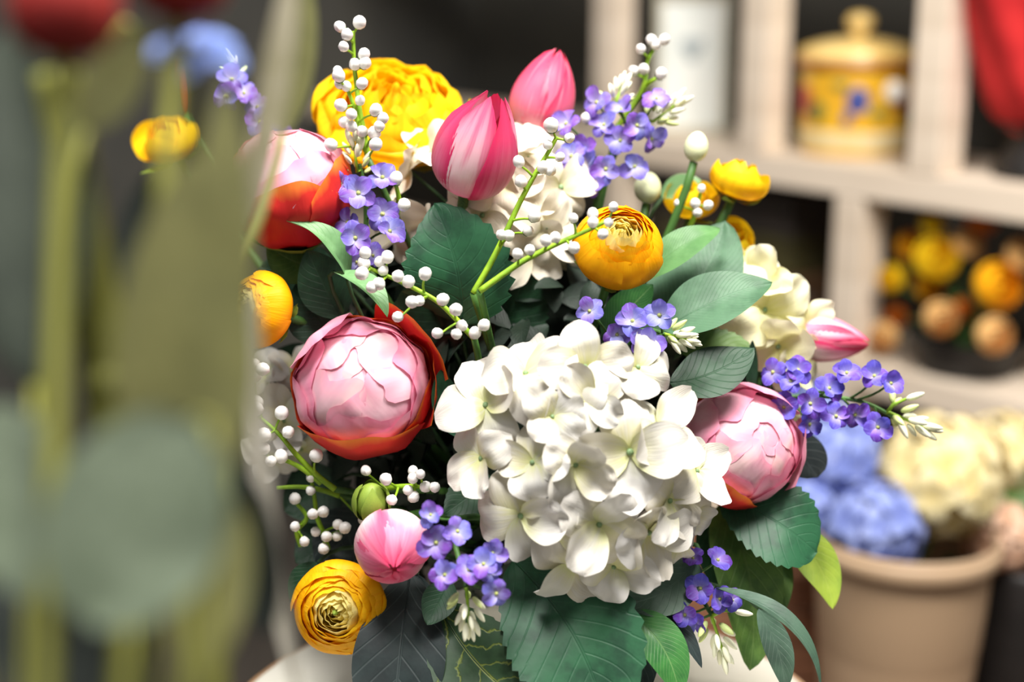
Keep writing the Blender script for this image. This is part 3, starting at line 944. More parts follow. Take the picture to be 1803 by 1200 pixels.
berry_sprig('tall white berry sprig in front of the top yellow ranunculus', [L_(K1, [(632, 90), (634, 220), (645, 330), (660, 450), (680, 560), (700, 680)]), L_(K1, [(605, 360), (635, 440), (655, 530), (690, 640)]), L_(K1, [(825, 790), (840, 860), (830, 930)])],
            L_(K1, [(560, 88), (672, 60), (598, 122), (582, 176), (693, 212), (697, 255), (642, 260), (555, 276), (558, 300), (560, 343), (590, 350), (682, 345), (672, 420), (568, 455), (745, 470),
                    (622, 490), (775, 505), (758, 538), (582, 527), (620, 546), (675, 568), (735, 572), (740, 627), (520, 635), (838, 768), (868, 912)]), 0.87, 41, 9.8)
berry_sprig('white berry sprig leaning in front of the back hydrangea', [L_(K2, [(785, 470), (740, 550), (680, 650), (610, 780), (550, 910), (480, 1050), (400, 1190)])],
            [K2(748, 425) + (13,)] + L_(K2, [(848, 497), (735, 520), (598, 595), (803, 582), (728, 630), (762, 647), (612, 690), (690, 858), (660, 922), (566, 940), (527, 935)]), 0.845, 42, 9.5)
berry_sprig('white berry sprig crossing the golden ranunculus', [L_(K2, [(1025, 850), (960, 885), (860, 930), (780, 965), (690, 1010), (600, 1060), (430, 1180)])],
            L_(K2, [(1046, 795), (942, 825), (947, 875), (1024, 886), (997, 940), (855, 845), (864, 1005), (773, 945), (730, 960), (655, 1000), (600, 1018), (1290, 800)][:-1]), 0.815, 43, 9.2)
berry_sprig('white berry sprig arching above the large pink peony', [L_(K4, [(765, 145), (880, 195), (1000, 250), (1120, 320), (1210, 405), (1240, 440), (1300, 500)])],
            L_(K4, [(750, 70), (828, 115), (870, 92), (737, 130), (850, 165), (733, 203), (920, 203), (975, 230), (820, 255), (785, 272), (1062, 183), (1147, 320), (985, 345), (1022, 338), (1212, 372),
                    (1210, 500), (1307, 490), (1357, 445), (1110, 500), (915, 420), (1240, 458)]), 0.835, 44, 10.2)
berry_sprig('white berry sprig on the left edge below the half hidden ranunculus', [L_(K4, [(215, 895), (320, 985), (400, 1080), (510, 1190), (600, 1260)]), L_(K4, [(260, 1100), (350, 1115), (440, 1160), (530, 1230)]), L_(K4, [(200, 640), (190, 760), (220, 900)])],
            L_(K4, [(190, 650), (207, 710), (245, 680), (203, 820), (205, 865), (345, 880), (375, 985), (240, 1015), (240, 1060), (335, 1112), (280, 1140), (513, 1100)]), 0.865, 45, 11.0)
berry_sprig('sparse white berry sprig in the shade at the lower left', [L_(K6, [(170, 175), (290, 170), (400, 185), (500, 215)]), L_(K6, [(270, 250), (330, 330), (280, 400), (300, 480)]), L_(K6, [(355, 130), (370, 220), (385, 330), (420, 420), (440, 500)])],
            L_(K6, [(270, 240), (370, 328), (425, 318), (265, 395), (322, 480), (440, 450), (375, 425), (505, 380), (500, 445), (420, 515), (350, 205), (355, 130), (640, 365), (545, 400)]), 0.885, 46, 9.0)
berry_sprig('short white berry sprig beside the lime green bud', [L_(K6, [(950, 175), (880, 165), (800, 170), (740, 180)])],
            L_(K6, [(890, 85), (885, 130), (930, 105), (965, 190), (1015, 185), (860, 207), (895, 250), (775, 260), (740, 140), (635, 88)]), 0.85, 47, 9.2)
berry_sprig('white berry sprig rising at the upper right above the purple blossoms', [L_(K2, [(1240, 55), (1200, 130), (1185, 230), (1130, 330), (1060, 430)]), L_(K2, [(1240, 205), (1200, 230), (1180, 260)])],
            L_(K2, [(1207, 37), (1287, 37), (1162, 78), (1180, 175), (1127, 185), (1268, 195), (910, 400), (1240, 70)]), 0.945, 48, 9.0)
berry_sprig('small white berry sprig among the right buttercups', [L_(K3, [(780, 400), (760, 480), (740, 540), (700, 620)])], L_(K3, [(787, 380), (750, 470), (825, 480), (660, 465), (765, 515)]), 0.935, 49, 8.0)


# ------------------------------------------------------------------ leaves
def leaf(label, b, tip, wpx, mat, d0, d1=None, bend=(0, 0, 0), face=(0, 0.3, 1), fold=0.15, serr=0.0, shape=(0.45, 1.0), group='leaves of the bouquet', stalk=None, wave=0.05, seed=None, nu=22, nv=8, curlv=0.0, name='leaf', ribmat=None):
    """leaf from pixel b to pixel tip at depths d0,d1; bend offsets the middle (px right, px up, m towards viewer)"""
    d1 = d0 if d1 is None else d1
    sd = (b[0] * 0.37 + tip[1] * 0.11) if seed is None else seed
    p0, p2 = at(b[0], b[1], d0), at(tip[0], tip[1], d1)
    dm = (d0 + d1) / 2
    mid = p0.lerp(p2, 0.5) + RIGHT * (bend[0] / FPX * dm) + UP * (bend[1] / FPX * dm) - FWD * bend[2]
    p1 = mid * 2 - (p0 + p2) * 0.5
    hw = wpx / 2 / FPX * dm
    F = cdir(*face)
    pk, pw = shape

    def spine(u):
        return p0 * (1 - u) ** 2 + p1 * 2 * u * (1 - u) + p2 * u * u

    def frame(u):
        tn = ((p1 - p0) * (1 - u) + (p2 - p1) * u)
        tn = tn.normalized() if tn.length > 1e-6 else Vector((0, 0, 1))
        side = tn.cross(F).normalized()
        return tn, side, side.cross(tn).normalized()

    e = math.log(0.5) / math.log(pk)

    def f(u, v):
        s = 2 * v - 1
        tn, side, nn = frame(u)
        w = hw * max(0.0, math.sin(PI * (u ** e))) ** (0.75 * pw) if 0 < u < 1 else 0.0
        if serr and abs(s) > 0.99:
            w *= 1 + serr * (((u * nu * 0.5) % 1.0) * 2 - 0.5)
        x = s * w
        z = fold * abs(s) * w - fold * 0.5 * w + wave * hw * nz(u * 3.2 + sd, s * 1.5, sd) + wave * hw * 0.8 * s * math.sin(u * 7 + sd) + curlv * hw * s * s
        return spine(u) + side * x + nn * z - p0

    o = part(name, grid('leaf', f, nu if not serr else nu * 2, nv), M[mat], None, p0)
    tag(o, label, 'leaf', group)
    rib = [spine(u) + frame(u)[2] * (-0.0002 - fold * 0.5 * hw * math.sin(PI * u ** e) ** 0.75 * 0.0 + wave * hw * nz(u * 3.2 + sd, 0, sd)) - p0 - frame(u)[2] * (fold * 0.5 * hw * max(0, math.sin(PI * u ** e)) ** (0.75 * pw) if 0 < u < 1 else 0) for u in [i / 16 * 0.97 for i in range(17)]]
    part('midrib', tube('midrib', rib, max(0.0004, hw * 0.028), 0.00015, 5), ribmat or M[mat], o)
    if stalk is not None:
        e_ = NECK + Vector((rnd.uniform(-.02, .02), rnd.uniform(-.02, .02), -0.03)) if isinstance(stalk, str) else (stalk if isinstance(stalk, Vector) else at(*stalk))
        pts = []
        c1 = p0 - (p1 - p0).normalized() * 0.03
        for i in range(9):
            t = i / 8
            pts.append((1 - t) ** 2 * p0 + 2 * (1 - t) * t * c1 + t * t * e_ - p0)
        part('stalk', tube('stalk', pts, 0.0013, 0.002, 6), M['stem_dark'] if isinstance(stalk, str) else M['fg_stem'], o)
    return o


N_ = 'neck'
leaf('dark green serrated leaf pointing up in front of the back hydrangea', (812, 572), (764, 358), 190, 'leaf_serr', 0.885, 0.875, (15, 0, 0.012), (-.1, .35, 1), 0.25, 0.08, (0.42, 1.0), stalk=N_)
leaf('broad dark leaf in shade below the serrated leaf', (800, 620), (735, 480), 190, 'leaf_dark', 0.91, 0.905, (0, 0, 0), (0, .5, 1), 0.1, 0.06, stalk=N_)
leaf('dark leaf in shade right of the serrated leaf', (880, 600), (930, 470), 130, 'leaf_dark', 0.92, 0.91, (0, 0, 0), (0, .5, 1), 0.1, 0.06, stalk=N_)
leaf('pale green folded leaf pointing up beside the left peony', (612, 492), (502, 388), 52, 'leaf_light', 0.865, 0.855, (24, 18, 0.004), (.5, .6, .6), 0.55, stalk=N_, wave=0.1)
leaf('pale green narrow leaf drooping over the large pink peony', (588, 478), (682, 558), 58, 'leaf_light', 0.862, 0.845, (14, 14, 0.006), (.4, .7, .5), 0.45, stalk=N_)
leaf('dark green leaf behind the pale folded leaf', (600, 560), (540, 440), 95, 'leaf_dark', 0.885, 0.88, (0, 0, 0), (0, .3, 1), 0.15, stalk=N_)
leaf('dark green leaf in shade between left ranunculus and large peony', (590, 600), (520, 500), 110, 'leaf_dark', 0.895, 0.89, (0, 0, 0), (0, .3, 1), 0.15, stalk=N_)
leaf('light green leaf right of the golden ranunculus', (1128, 492), (1268, 402), 66, 'leaf_mid', 0.895, 0.90, (0, 14, 0.01), (-.1, .6, .9), 0.18, stalk=N_)
leaf('tall green leaf with upright tip right of the golden ranunculus', (1110, 590), (1276, 388), 150, 'leaf_sage', 0.90, 0.925, (22, -20, 0.008), (-.2, .4, 1), 0.12, stalk=N_, shape=(0.5, 0.9))
leaf('sage green leaf pointing right above the dark right leaf', (1166, 580), (1360, 497), 112, 'leaf_sage', 0.875, 0.88, (0, 14, 0.006), (0, .6, .8), 0.18, stalk=N_, shape=(0.42, 1.0))
leaf('dark green leaf pointing right above the right peony', (1178, 672), (1328, 612), 100, 'leaf_dark', 0.865, 0.87, (0, -12, 0.004), (0, .55, .8), 0.12, stalk=N_)
leaf('mid green serrated leaf behind the dark right leaf', (1200, 622), (1330, 620), 66, 'leaf_olive', 0.91, 0.91, (0, 14, 0), (0, .5, .9), 0.12, 0.08, stalk=N_)
leaf('slim dark leaf standing upright beside the right hydrangea', (1322, 690), (1325, 598), 24, 'leaf_dark', 0.905, 0.905, (0, 0, 0), (.3, .2, 1), 0.2, stalk=N_)
leaf('dark leaf curling out behind the right peony', (1340, 770), (1440, 840), 86, 'leaf_black', 0.925, 0.915, (10, 12, 0), (.2, .2, 1), 0.2, stalk=N_, shape=(0.62, 0.7))
leaf('green serrated leaf below the right peony', (1262, 862), (1438, 972), 150, 'leaf_serr', 0.905, 0.885, (12, 4, 0.012), (.15, .4, .9), 0.12, 0.06, (0.55, 0.72), stalk=N_)
leaf('lime green leaf tip hanging down at the right', (1385, 930), (1466, 1072), 74, 'leaf_lime', 0.915, 0.905, (18, 6, 0), (.2, .1, 1), 0.15, stalk=N_, shape=(0.4, 1.0))
leaf('long olive leaf hanging down below the right peony', (1272, 880), (1320, 1180), 120, 'leaf_olive', 0.915, 0.89, (24, 0, 0.006), (.1, .1, 1), 0.2, stalk=N_, shape=(0.38, 0.9))
leaf('dark olive leaf hanging in shade behind the long olive leaf', (1250, 890), (1282, 1060), 80, 'leaf_dark', 0.93, 0.92, (0, 0, 0), (.1, .1, 1), 0.2, stalk=N_)
leaf('olive leaf hanging beside the long olive leaf', (1350, 930), (1345, 1120), 78, 'leaf_olive', 0.925, 0.90, (10, 0, 0), (.1, .1, 1), 0.2, stalk=N_)
leaf('narrow grey green leaf arching down to the lower right', (1258, 1034), (1446, 1215), 46, 'leaf_gray', 0.855, 0.835, (34, 34, 0.01), (.5, .7, .5), 0.35, stalk=N_)
leaf('narrow grey green leaf tip hanging beside the arching leaf', (1335, 1070), (1382, 1215), 52, 'leaf_gray', 0.875, 0.86, (12, 0, 0), (.1, .2, 1), 0.25, stalk=N_)
leaf('grey green leaf under the right side of the front hydrangea', (1226, 985), (1100, 1062), 92, 'leaf_gray', 0.865, 0.85, (6, -16, 0.0), (0, .5, .9), 0.1, stalk=N_, shape=(0.45, 0.8))
leaf('bright green leaf pointing down below the front hydrangea', (1108, 1078), (1196, 1225), 86, 'leaf_bright', 0.85, 0.835, (16, 14, 0.004), (.3, .3, .9), 0.2, stalk=N_)
leaf('slim dark leaf tip pointing down beside the bright green leaf', (1150, 1060), (1236, 1176), 34, 'leaf_black', 0.86, 0.85, (8, 8, 0), (.3, .3, .9), 0.25, stalk=N_)
leaf('blackish leaf hanging between the serrated and bright green leaves', (1112, 1060), (1132, 1230), 66, 'leaf_black', 0.87, 0.855, (6, 0, 0), (.1, .1, 1), 0.2, stalk=N_)
leaf('broad teal green serrated leaf below the front hydrangea', (905, 985), (1062, 1260), 235, 'leaf_serr', 0.86, 0.815, (26, 10, 0.01), (-.1, .45, .9), 0.12, 0.05, (0.5, 0.7), stalk=N_)
leaf('dark leaf with yellow veins at the bottom of the bouquet', (772, 1062), (985, 1260), 170, 'leaf_vein', 0.855, 0.815, (-14, -24, 0.008), (-.1, .4, .9), 0.15, 0.03, (0.5, 0.75), stalk=N_)
leaf('blackish broad leaf hanging below the closed tulip bud', (722, 1005), (690, 1290), 165, 'leaf_black', 0.87, 0.83, (0, 0, 0.01), (-.1, .2, 1), 0.12, stalk=N_, shape=(0.55, 0.75))
leaf('small dark green leaf tip beside the hanging white buds', (792, 1020), (752, 1100), 62, 'leaf_dark', 0.845, 0.835, (0, 0, 0), (0, .3, 1), 0.15, stalk=N_)
leaf('small green leaf between the large peony and front hydrangea', (812, 770), (776, 650), 56, 'leaf_serr', 0.865, 0.86, (-6, 0, 0), (0, .3, 1), 0.15, stalk=N_)
leaf('dark green leaf left of the front hydrangea lower florets', (870, 840), (782, 905), 78, 'leaf_dark', 0.885, 0.875, (0, 0, 0), (0, .3, 1), 0.15, 0.05, stalk=N_)
leaf('narrow dark leaf behind the lower left ranunculus', (735, 1010), (790, 1230), 60, 'leaf_black', 0.88, 0.865, (0, 0, 0), (.1, .2, 1), 0.15, stalk=N_)
leaf('green leaf on the left edge of the lower left ranunculus', (560, 990), (512, 1062), 60, 'leaf_dark', 0.885, 0.885, (0, 0, 0), (0, .3, 1), 0.15, stalk=N_)
leaf('dark leaf below the upper left peony', (560, 470), (470, 430), 90, 'leaf_olive', 0.90, 0.895, (0, -8, 0), (0, .4, 1), 0.15, stalk=N_)
leaf('green leaf under the golden ranunculus', (1060, 590), (1150, 500), 70, 'leaf_bright', 0.89, 0.89, (0, 0, 0), (0, .4, 1), 0.15, stalk=N_)
leaf('pale green leaf blurred behind the cream bud', (1165, 350), (1235, 318), 48, 'leaf_light', 0.97, 0.97, (0, 6, 0), (0, .4, 1), 0.1, stalk=N_)
leaf('dark green leaf behind the coral tulip base', (900, 280), (908, 205), 40, 'leaf_dark', 0.96, 0.96, (0, 0, 0), (0, .3, 1), 0.15, stalk=N_)

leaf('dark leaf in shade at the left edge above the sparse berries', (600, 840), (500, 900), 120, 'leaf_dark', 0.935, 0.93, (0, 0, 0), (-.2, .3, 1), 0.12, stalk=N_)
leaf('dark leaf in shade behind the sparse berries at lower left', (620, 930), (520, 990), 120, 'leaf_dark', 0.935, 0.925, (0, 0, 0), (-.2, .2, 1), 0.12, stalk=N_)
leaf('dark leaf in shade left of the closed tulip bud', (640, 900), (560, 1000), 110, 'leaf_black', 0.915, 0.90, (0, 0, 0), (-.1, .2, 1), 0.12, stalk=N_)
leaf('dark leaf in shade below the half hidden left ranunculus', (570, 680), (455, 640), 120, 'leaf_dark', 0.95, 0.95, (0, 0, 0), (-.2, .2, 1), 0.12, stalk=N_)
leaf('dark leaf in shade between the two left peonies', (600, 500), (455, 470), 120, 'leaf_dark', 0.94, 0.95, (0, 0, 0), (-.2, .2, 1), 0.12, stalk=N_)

# dark filler foliage in the gaps: hundreds of tiny leaves, nobody could count them
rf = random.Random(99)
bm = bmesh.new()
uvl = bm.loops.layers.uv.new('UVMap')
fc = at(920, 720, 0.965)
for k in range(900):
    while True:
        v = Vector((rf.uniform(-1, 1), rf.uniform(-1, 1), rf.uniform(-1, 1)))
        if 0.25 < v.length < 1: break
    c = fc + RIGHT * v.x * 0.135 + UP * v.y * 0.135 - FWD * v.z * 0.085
    nrm = (RIGHT * v.x + UP * v.y - FWD * v.z + Vector((rf.uniform(-.6, .6), rf.uniform(-.6, .6), rf.uniform(-.6, .6)))).normalized()
    a = nrm.orthogonal().normalized()
    a.rotate(Quaternion(nrm, rf.uniform(0, 6.28)))
    b = nrm.cross(a)
    L, W = rf.uniform(0.02, 0.036), rf.uniform(0.006, 0.011)
    prev = None
    rows = []
    for i in range(6):
        u = i / 5
        w = W * math.sin(PI * (0.04 + 0.94 * u)) ** 0.8
        cz = 0.006 * math.sin(u * 2.5)
        rows.append([bm.verts.new(c + a * (u - .5) * L + b * s * w + nrm * (cz + 0.002 * abs(s))) for s in (-1, 0, 1)])
    for i in range(5):
        for j in range(2):
            f = bm.faces.new((rows[i][j], rows[i][j + 1], rows[i + 1][j + 1], rows[i + 1][j]))
            f.smooth = True
            for l, (uu, vv) in zip(f.loops, ((i, j), (i, j + 1), (i + 1, j + 1), (i + 1, j))):
                l[uvl].uv = (vv / 2, uu / 5)
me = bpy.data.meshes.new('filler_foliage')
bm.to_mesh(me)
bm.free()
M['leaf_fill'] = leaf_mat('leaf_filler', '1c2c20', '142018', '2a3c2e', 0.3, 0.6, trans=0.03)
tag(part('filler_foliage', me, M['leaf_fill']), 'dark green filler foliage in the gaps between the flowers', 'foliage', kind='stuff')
M['infill'] = plain_mat('dark_infill', '18241a', 0.95, '101810', 60, bmp=0.5)  # near-black core added so the gaps between the flowers read dark


def infill_f(u, v):
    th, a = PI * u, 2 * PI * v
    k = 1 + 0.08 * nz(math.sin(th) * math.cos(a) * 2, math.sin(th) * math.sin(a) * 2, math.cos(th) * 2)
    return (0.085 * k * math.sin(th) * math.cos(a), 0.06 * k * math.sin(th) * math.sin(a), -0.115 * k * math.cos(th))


tag(part('dark_infill', grid('dark_infill', infill_f, 18, 26), M['infill'], None, fc + Vector((0, 0.03, 0.02))), 'added near-black foam deep inside the bouquet', 'infill')


# ------------------------------------------------------------------ things on the shelf
def shelf_spot(px, py, off, z):
    s_, _ = on_shelf(px, py, off)
    return shelf_pt(s_, off, z)


def dep(p):
    return (Vector(p) - CAM).dot(FWD)


M['pot_yellow'] = plain_mat('pot_yellow_glaze', 'd9a92c', 0.25, 'c9941f', 12, spec=0.5)
M['pot_cream'] = plain_mat('pot_cream_glaze', 'd9c89a', 0.25, 'cdb984', 10, spec=0.5)
M['pot_brown'] = plain_mat('pot_brown_band', 'a8672c', 0.3, '95561f', 12, spec=0.5)
M['pot_lid'] = plain_mat('pot_lid_glaze', 'ddbf7a', 0.25, 'cda85a', 12, spec=0.5)
M['fruit_red'] = plain_mat('painted_red', 'a83a34', 0.3, '8a2c28', 20)
M['fruit_blue'] = plain_mat('painted_blue', '44508f', 0.3, '363f78', 20)
M['fruit_green'] = plain_mat('painted_green', '5f6c34', 0.3, '4c5a2a', 20)
pp = shelf_spot(1502, 262, 0.135, z_up + 0.0005)
u_ = dep(pp) / FPX
pot = thing('lidded_pot', 'yellow painted ceramic pot with a cream lid on the upper shelf', 'pot', pp, None, 0, 1.0)
pr = 98 * u_
hh = 150 * u_
part('body', lathe('pot_body', smoothprof([(0.01, 0), (pr * 0.86, 0.0), (pr * 0.93, hh * 0.06), (pr * 0.98, hh * 0.3), (pr, hh * 0.6), (pr * 0.99, hh * 0.9), (pr * 0.95, hh)], 30), 48), M['pot_yellow'], pot)
part('lower_band', lathe('lower_band', smoothprof([(pr * 0.90, hh * 0.03), (pr * 0.965, hh * 0.1), (pr * 1.0, hh * 0.27), (pr * 0.985, hh * 0.29)], 10), 48), M['pot_cream'], pot)
part('lid', lathe('pot_lid', smoothprof([(pr * 0.9, hh * 1.0), (pr * 1.03, hh * 1.03), (pr * 1.06, hh * 1.09), (pr * 0.98, hh * 1.2), (pr * 0.6, hh * 1.28), (pr * 0.22, hh * 1.32), (0.001, hh * 1.33)], 30), 48), M['pot_lid'], pot)
part('lid_rim', lathe('lid_rim', smoothprof([(pr * 0.96, hh * 0.97), (pr * 1.075, hh * 1.0), (pr * 1.07, hh * 1.07), (pr * 1.02, hh * 1.10)], 12), 48), M['pot_brown'], pot)
part('knob', lathe('knob', smoothprof([(pr * 0.12, hh * 1.3), (pr * 0.13, hh * 1.38), (pr * 0.24, hh * 1.46), (pr * 0.2, hh * 1.56), (0.001, hh * 1.6)], 18), 24), M['pot_lid'], pot)
toC = (CAM - pp)
a0 = math.atan2(toC.y, toC.x)
for ang, zc, rw, rh, mt in ((-62, .62, .24, .30, 'fruit_red'), (-40, .5, .16, .2, 'fruit_green'), (2, .64, .20, .26, 'fruit_blue'), (-8, .44, .09, .12, 'fruit_blue'), (22, .5, .14, .1, 'fruit_green'), (52, .62, .2, .28, 'fruit_red'), (62, .45, .2, .2, 'fruit_green'), (-16, .8, .14, .09, 'fruit_green')):
    th = a0 + R_(ang)
    def fp(u, v, th=th, zc=zc, rw=rw, rh=rh):
        a = 2 * PI * v
        r = u
        az = th + rw * r * math.cos(a)
        rr = pr * 1.0 + pr * 0.035 * math.sqrt(max(0, 1 - r * r)) + 0.0003
        return (rr * math.cos(az), rr * math.sin(az), hh * (zc + rh * 0.6 * r * math.sin(a)))
    part('painted_fruit', grid('painted_fruit', fp, 4, 14), M[mt], pot)
hk = pp + Vector((math.cos(a0 + R_(38)), math.sin(a0 + R_(38)), 0)) * pr * 1.03 + Vector((0, 0, hh * 0.74)) - pp
part('highlight_knob', blob('highlight_knob', 19 * u_, 19 * u_, 4, nu=10, nv=14), M['ceramic'], pot, hk - Vector((0, 0, 19 * u_)))  # white round highlight on the pot, modelled as a solid knob

# picture frame in the cell beside it
fp_ = shelf_spot(1215, 215, 0.12, z_up + 0.0005)
u_ = dep(fp_) / FPX
face = (CAM - fp_)
face.z = 0
fq = Quaternion((0, 0, 1), math.atan2(face.y, face.x) + PI / 2)
M['frame_sage'] = plain_mat('frame_sage', 'b4ad98', 0.5, 'a8a18c', 20)
M['mat_board'] = plain_mat('picture_pale', 'dfe0da', 0.5, 'd4d8d2', 8)
M['emblem'] = plain_mat('picture_grey', 'a9b0b0', 0.5, '98a0a2', 20)
pf = thing('picture_frame', 'pale picture in a sage frame standing on the upper shelf', 'picture frame', fp_, None, 0, 1.0)
pf.rotation_quaternion = fq
fw, fh = 118 * u_, 240 * u_
for nm, sx, sz, x, z in (('frame_side', .012, fh, -fw / 2, fh / 2), ('frame_side', .012, fh, fw / 2, fh / 2), ('frame_rail', fw, .012, 0, .006), ('frame_rail', fw, .012, 0, fh - .006)):
    part(nm, box(nm, sx, .02, sz, .002), M['frame_sage'], pf, (x, 0, z))
part('picture', box('picture', fw - .012, .008, fh - .014), M['mat_board'], pf, (0, 0, fh / 2))
def ef(u, v):
    a = 2 * PI * v
    r = u * 20 * u_ * (1 + 0.25 * math.sin(3 * a))
    return (r * math.cos(a), -0.0052 - 0.0015 * (1 - u), 0.62 * fh + r * math.sin(a))
part('emblem', grid('emblem', ef, 3, 18), M['emblem'], pf)

# red cloth pouch at the far right
rp = shelf_spot(1850, 300, 0.12, z_up + 0.0005)
u_ = dep(rp) / FPX
M['cloth_red'] = plain_mat('cloth_red', 'cc2f2f', 0.8, 'b82628', 18, spec=0.2, bmp=0.2)
M['cloth_cream'] = plain_mat('cloth_cream', 'd8c4a8', 0.85, 'ccb698', 30, bmp=0.3)
M['black_pot'] = plain_mat('pot_black', '201d1c', 0.5, '181615', 20)
rt = thing('cloth_pouch', 'red cloth pouch with a cream band on a dark stand on the upper shelf', 'pouch', rp, None, 0, 1.0)
wv = lambda r, z, a: r * (1 + 0.035 * math.sin(9 * a + z * 30))
part('pouch_body', lathe('pouch_body', smoothprof([(0.004, 60 * u_), (70 * u_, 75 * u_), (120 * u_, 130 * u_), (148 * u_, 220 * u_), (170 * u_, 330 * u_), (180 * u_, 380 * u_)], 26), 48, wv), M['cloth_red'], rt)
part('band', lathe('band', smoothprof([(178 * u_, 372 * u_), (188 * u_, 380 * u_), (186 * u_, 420 * u_), (176 * u_, 428 * u_), (160 * u_, 410 * u_)], 10), 40, wv), M['cloth_cream'], rt)
part('stand', lathe('stand', smoothprof([(0.003, 0), (95 * u_, 0), (92 * u_, 30 * u_), (70 * u_, 70 * u_), (100 * u_, 95 * u_)], 14), 32), M['black_pot'], rt)

# boxes in the lower left compartment
M['box_dark'] = plain_mat('box_charcoal', '3a332e', 0.6, '302a26', 20)
M['box_olive'] = plain_mat('box_olive', '454022', 0.6, '3a3520', 20)
M['box_brown'] = plain_mat('box_brown', '5c432c', 0.6, '4c3726', 20)
M['amber'] = plain_mat('jar_amber', '8a5a26', 0.3, '6e4418', 20)
zb = z_lo + 0.0005
for nm, lab, px, off, w, h, mt in (('storage_box', 'brown storage box at the bottom of the lower left compartment', 1330, 0.16, 0.34, 0.085, 'box_brown'),
                                   ('storage_box', 'olive storage box stacked in the middle of the lower left compartment', 1325, 0.16, 0.33, 0.062, 'box_olive'),
                                   ('storage_box', 'charcoal storage box on top of the stack in the lower left compartment', 1330, 0.16, 0.32, 0.07, 'box_dark')):
    p = shelf_spot(px, 500, off, zb)
    o = thing(nm, lab, 'box', p, None, 0, 1.0, 'storage boxes stacked in the shelf')
    o.rotation_quaternion = SROT
    part('box_body', box('box_body', w, 0.17, h * 0.72, 0.004), M[mt], o, (0, 0, h * 0.36))
    part('box_lid', box('box_lid', w + 0.008, 0.178, h * 0.27, 0.004), M[mt], o, (0, 0, h * 0.86))
    zb += h + 0.0005
for k, (px, lab) in enumerate(((1405, 'small amber jar in front of the boxes, nearer the divider'), (1355, 'small amber jar in front of the boxes, farther from the divider'))):
    p = shelf_spot(px, 580, 0.035, z_lo + 0.0005)
    j = thing('amber_jar', lab, 'jar', p, None, 0, 1.0, 'amber jars in the shelf')
    part('jar_body', lathe('jar_body', smoothprof([(0.002, 0), (0.026, 0), (0.03, 0.01), (0.03, 0.045), (0.022, 0.056)], 16), 24), M['amber'], j)
    part('jar_lid', lathe('jar_lid', [(0.0225, 0.0555), (0.024, 0.058), (0.024, 0.068), (0.001, 0.069)], 24), M['box_dark'], j)

# ------------------------------------------------------------------ yellow and peach bouquet in the lower right compartment
M['bg_yellow'] = petal_mat('far_yellow', [(0, 'e0a00a'), (0.6, 'f6cc10'), (1, 'fbdc28')], None, 0, 0.2, 0.6)
M['bg_orange'] = petal_mat('far_orange', [(0, 'd07c0c'), (0.6, 'f2a80e'), (1, 'f8bc1c')], None, 0, 0.2, 0.6)
M['bg_peach'] = petal_mat('far_peach', [(0, 'cc8c4c'), (0.6, 'f0bc74'), (1, 'f4cc88')], None, 0, 0.2, 0.6)
M['bg_rust'] = petal_mat('far_rust', [(0, '8a3c10'), (0.6, 'b85a18'), (1, 'c86c20')], None, 0, 0.2, 0.6)
pb = shelf_spot(1700, 668, 0.085, z_lo + 0.0005)
u_ = dep(pb) / FPX
bp = thing('flower_pot', 'black flower pot holding yellow and peach flowers on the lower shelf', 'pot', pb, None, 0, 1.0)
part('pot_body', lathe('pot_body', smoothprof([(0.002, 0), (75 * u_, 0), (80 * u_, 10 * u_), (105 * u_, 60 * u_), (112 * u_, 66 * u_), (104 * u_, 64 * u_), (60 * u_, 40 * u_), (0.002, 38 * u_)], 24), 36), M['black_pot'], bp)
BGP = [revolve_petal('petal', [(0.04, -0.6), (0.9 * w, -0.62), (1.1 * w, 0.1), (r, h)], R_(58), 200 + k, nu=6, nv=6, tip=0.2, ruffle=0.08) for k, (w, r, h) in enumerate(((0.5, 0.15, 0.62), (0.8, 0.42, 0.55), (1.0, 0.75, 0.35)))]


def far_rose(label, px, py, rpx, mat, axis, off=0.13, root=None, group='yellow and peach flowers on the lower shelf', depth=None):
    if depth is None:
        off -= 0.075
        s_, z_ = on_shelf(px, py, off)
        p = shelf_pt(s_, off, z_)
    else:
        p = at(px, py, depth)
    A = cdir(*axis)
    S = rpx * dep(p) / FPX
    t = thing('rose', label, 'flower', p, A, px * 0.1, S, group)
    for k in range(3):
        n = 3 + k
        for i in range(n):
            part('petal', BGP[k], M[mat], t, rot=ZQ(2 * PI * i / n + k))
    e = (root or pb + Vector((0, 0, 45 * u_)))
    stem_to_neck(t, mat_of(t) @ Vector((0, 0, -0.55)), A, r=0.0025, end=e + Vector((rnd.uniform(-.02, .02), rnd.uniform(-.02, .02), 0)))
    return t


far_rose('large bright yellow flower in the middle of the shelf bouquet', 1648, 455, 44, 'bg_yellow', (-.1, .3, 1), .10)
far_rose('large golden flower at the right of the shelf bouquet', 1757, 502, 48, 'bg_orange', (.2, .2, 1), .10)
far_rose('small yellow flower at the left of the shelf bouquet', 1568, 490, 27, 'bg_yellow', (-.4, .2, 1), .10)
far_rose('small yellow flower at the top of the shelf bouquet', 1642, 395, 24, 'bg_yellow', (0, .6, 1), .13)
far_rose('peach flower low in the middle of the shelf bouquet', 1656, 560, 34, 'bg_peach', (0, 0, 1), .09)
far_rose('large peach flower low at the right of the shelf bouquet', 1750, 590, 36, 'bg_peach', (.1, 0, 1), .09)
far_rose('dull peach flower low at the left of the shelf bouquet', 1555, 592, 28, 'bg_peach', (-.4, 0, 1), .10)
far_rose('small rust flower above the low left peach flower', 1578, 558, 22, 'bg_rust', (-.3, .1, 1), .12)
far_rose('pale peach flower behind the bright yellow flower', 1704, 428, 30, 'bg_peach', (.1, .4, 1), .14)
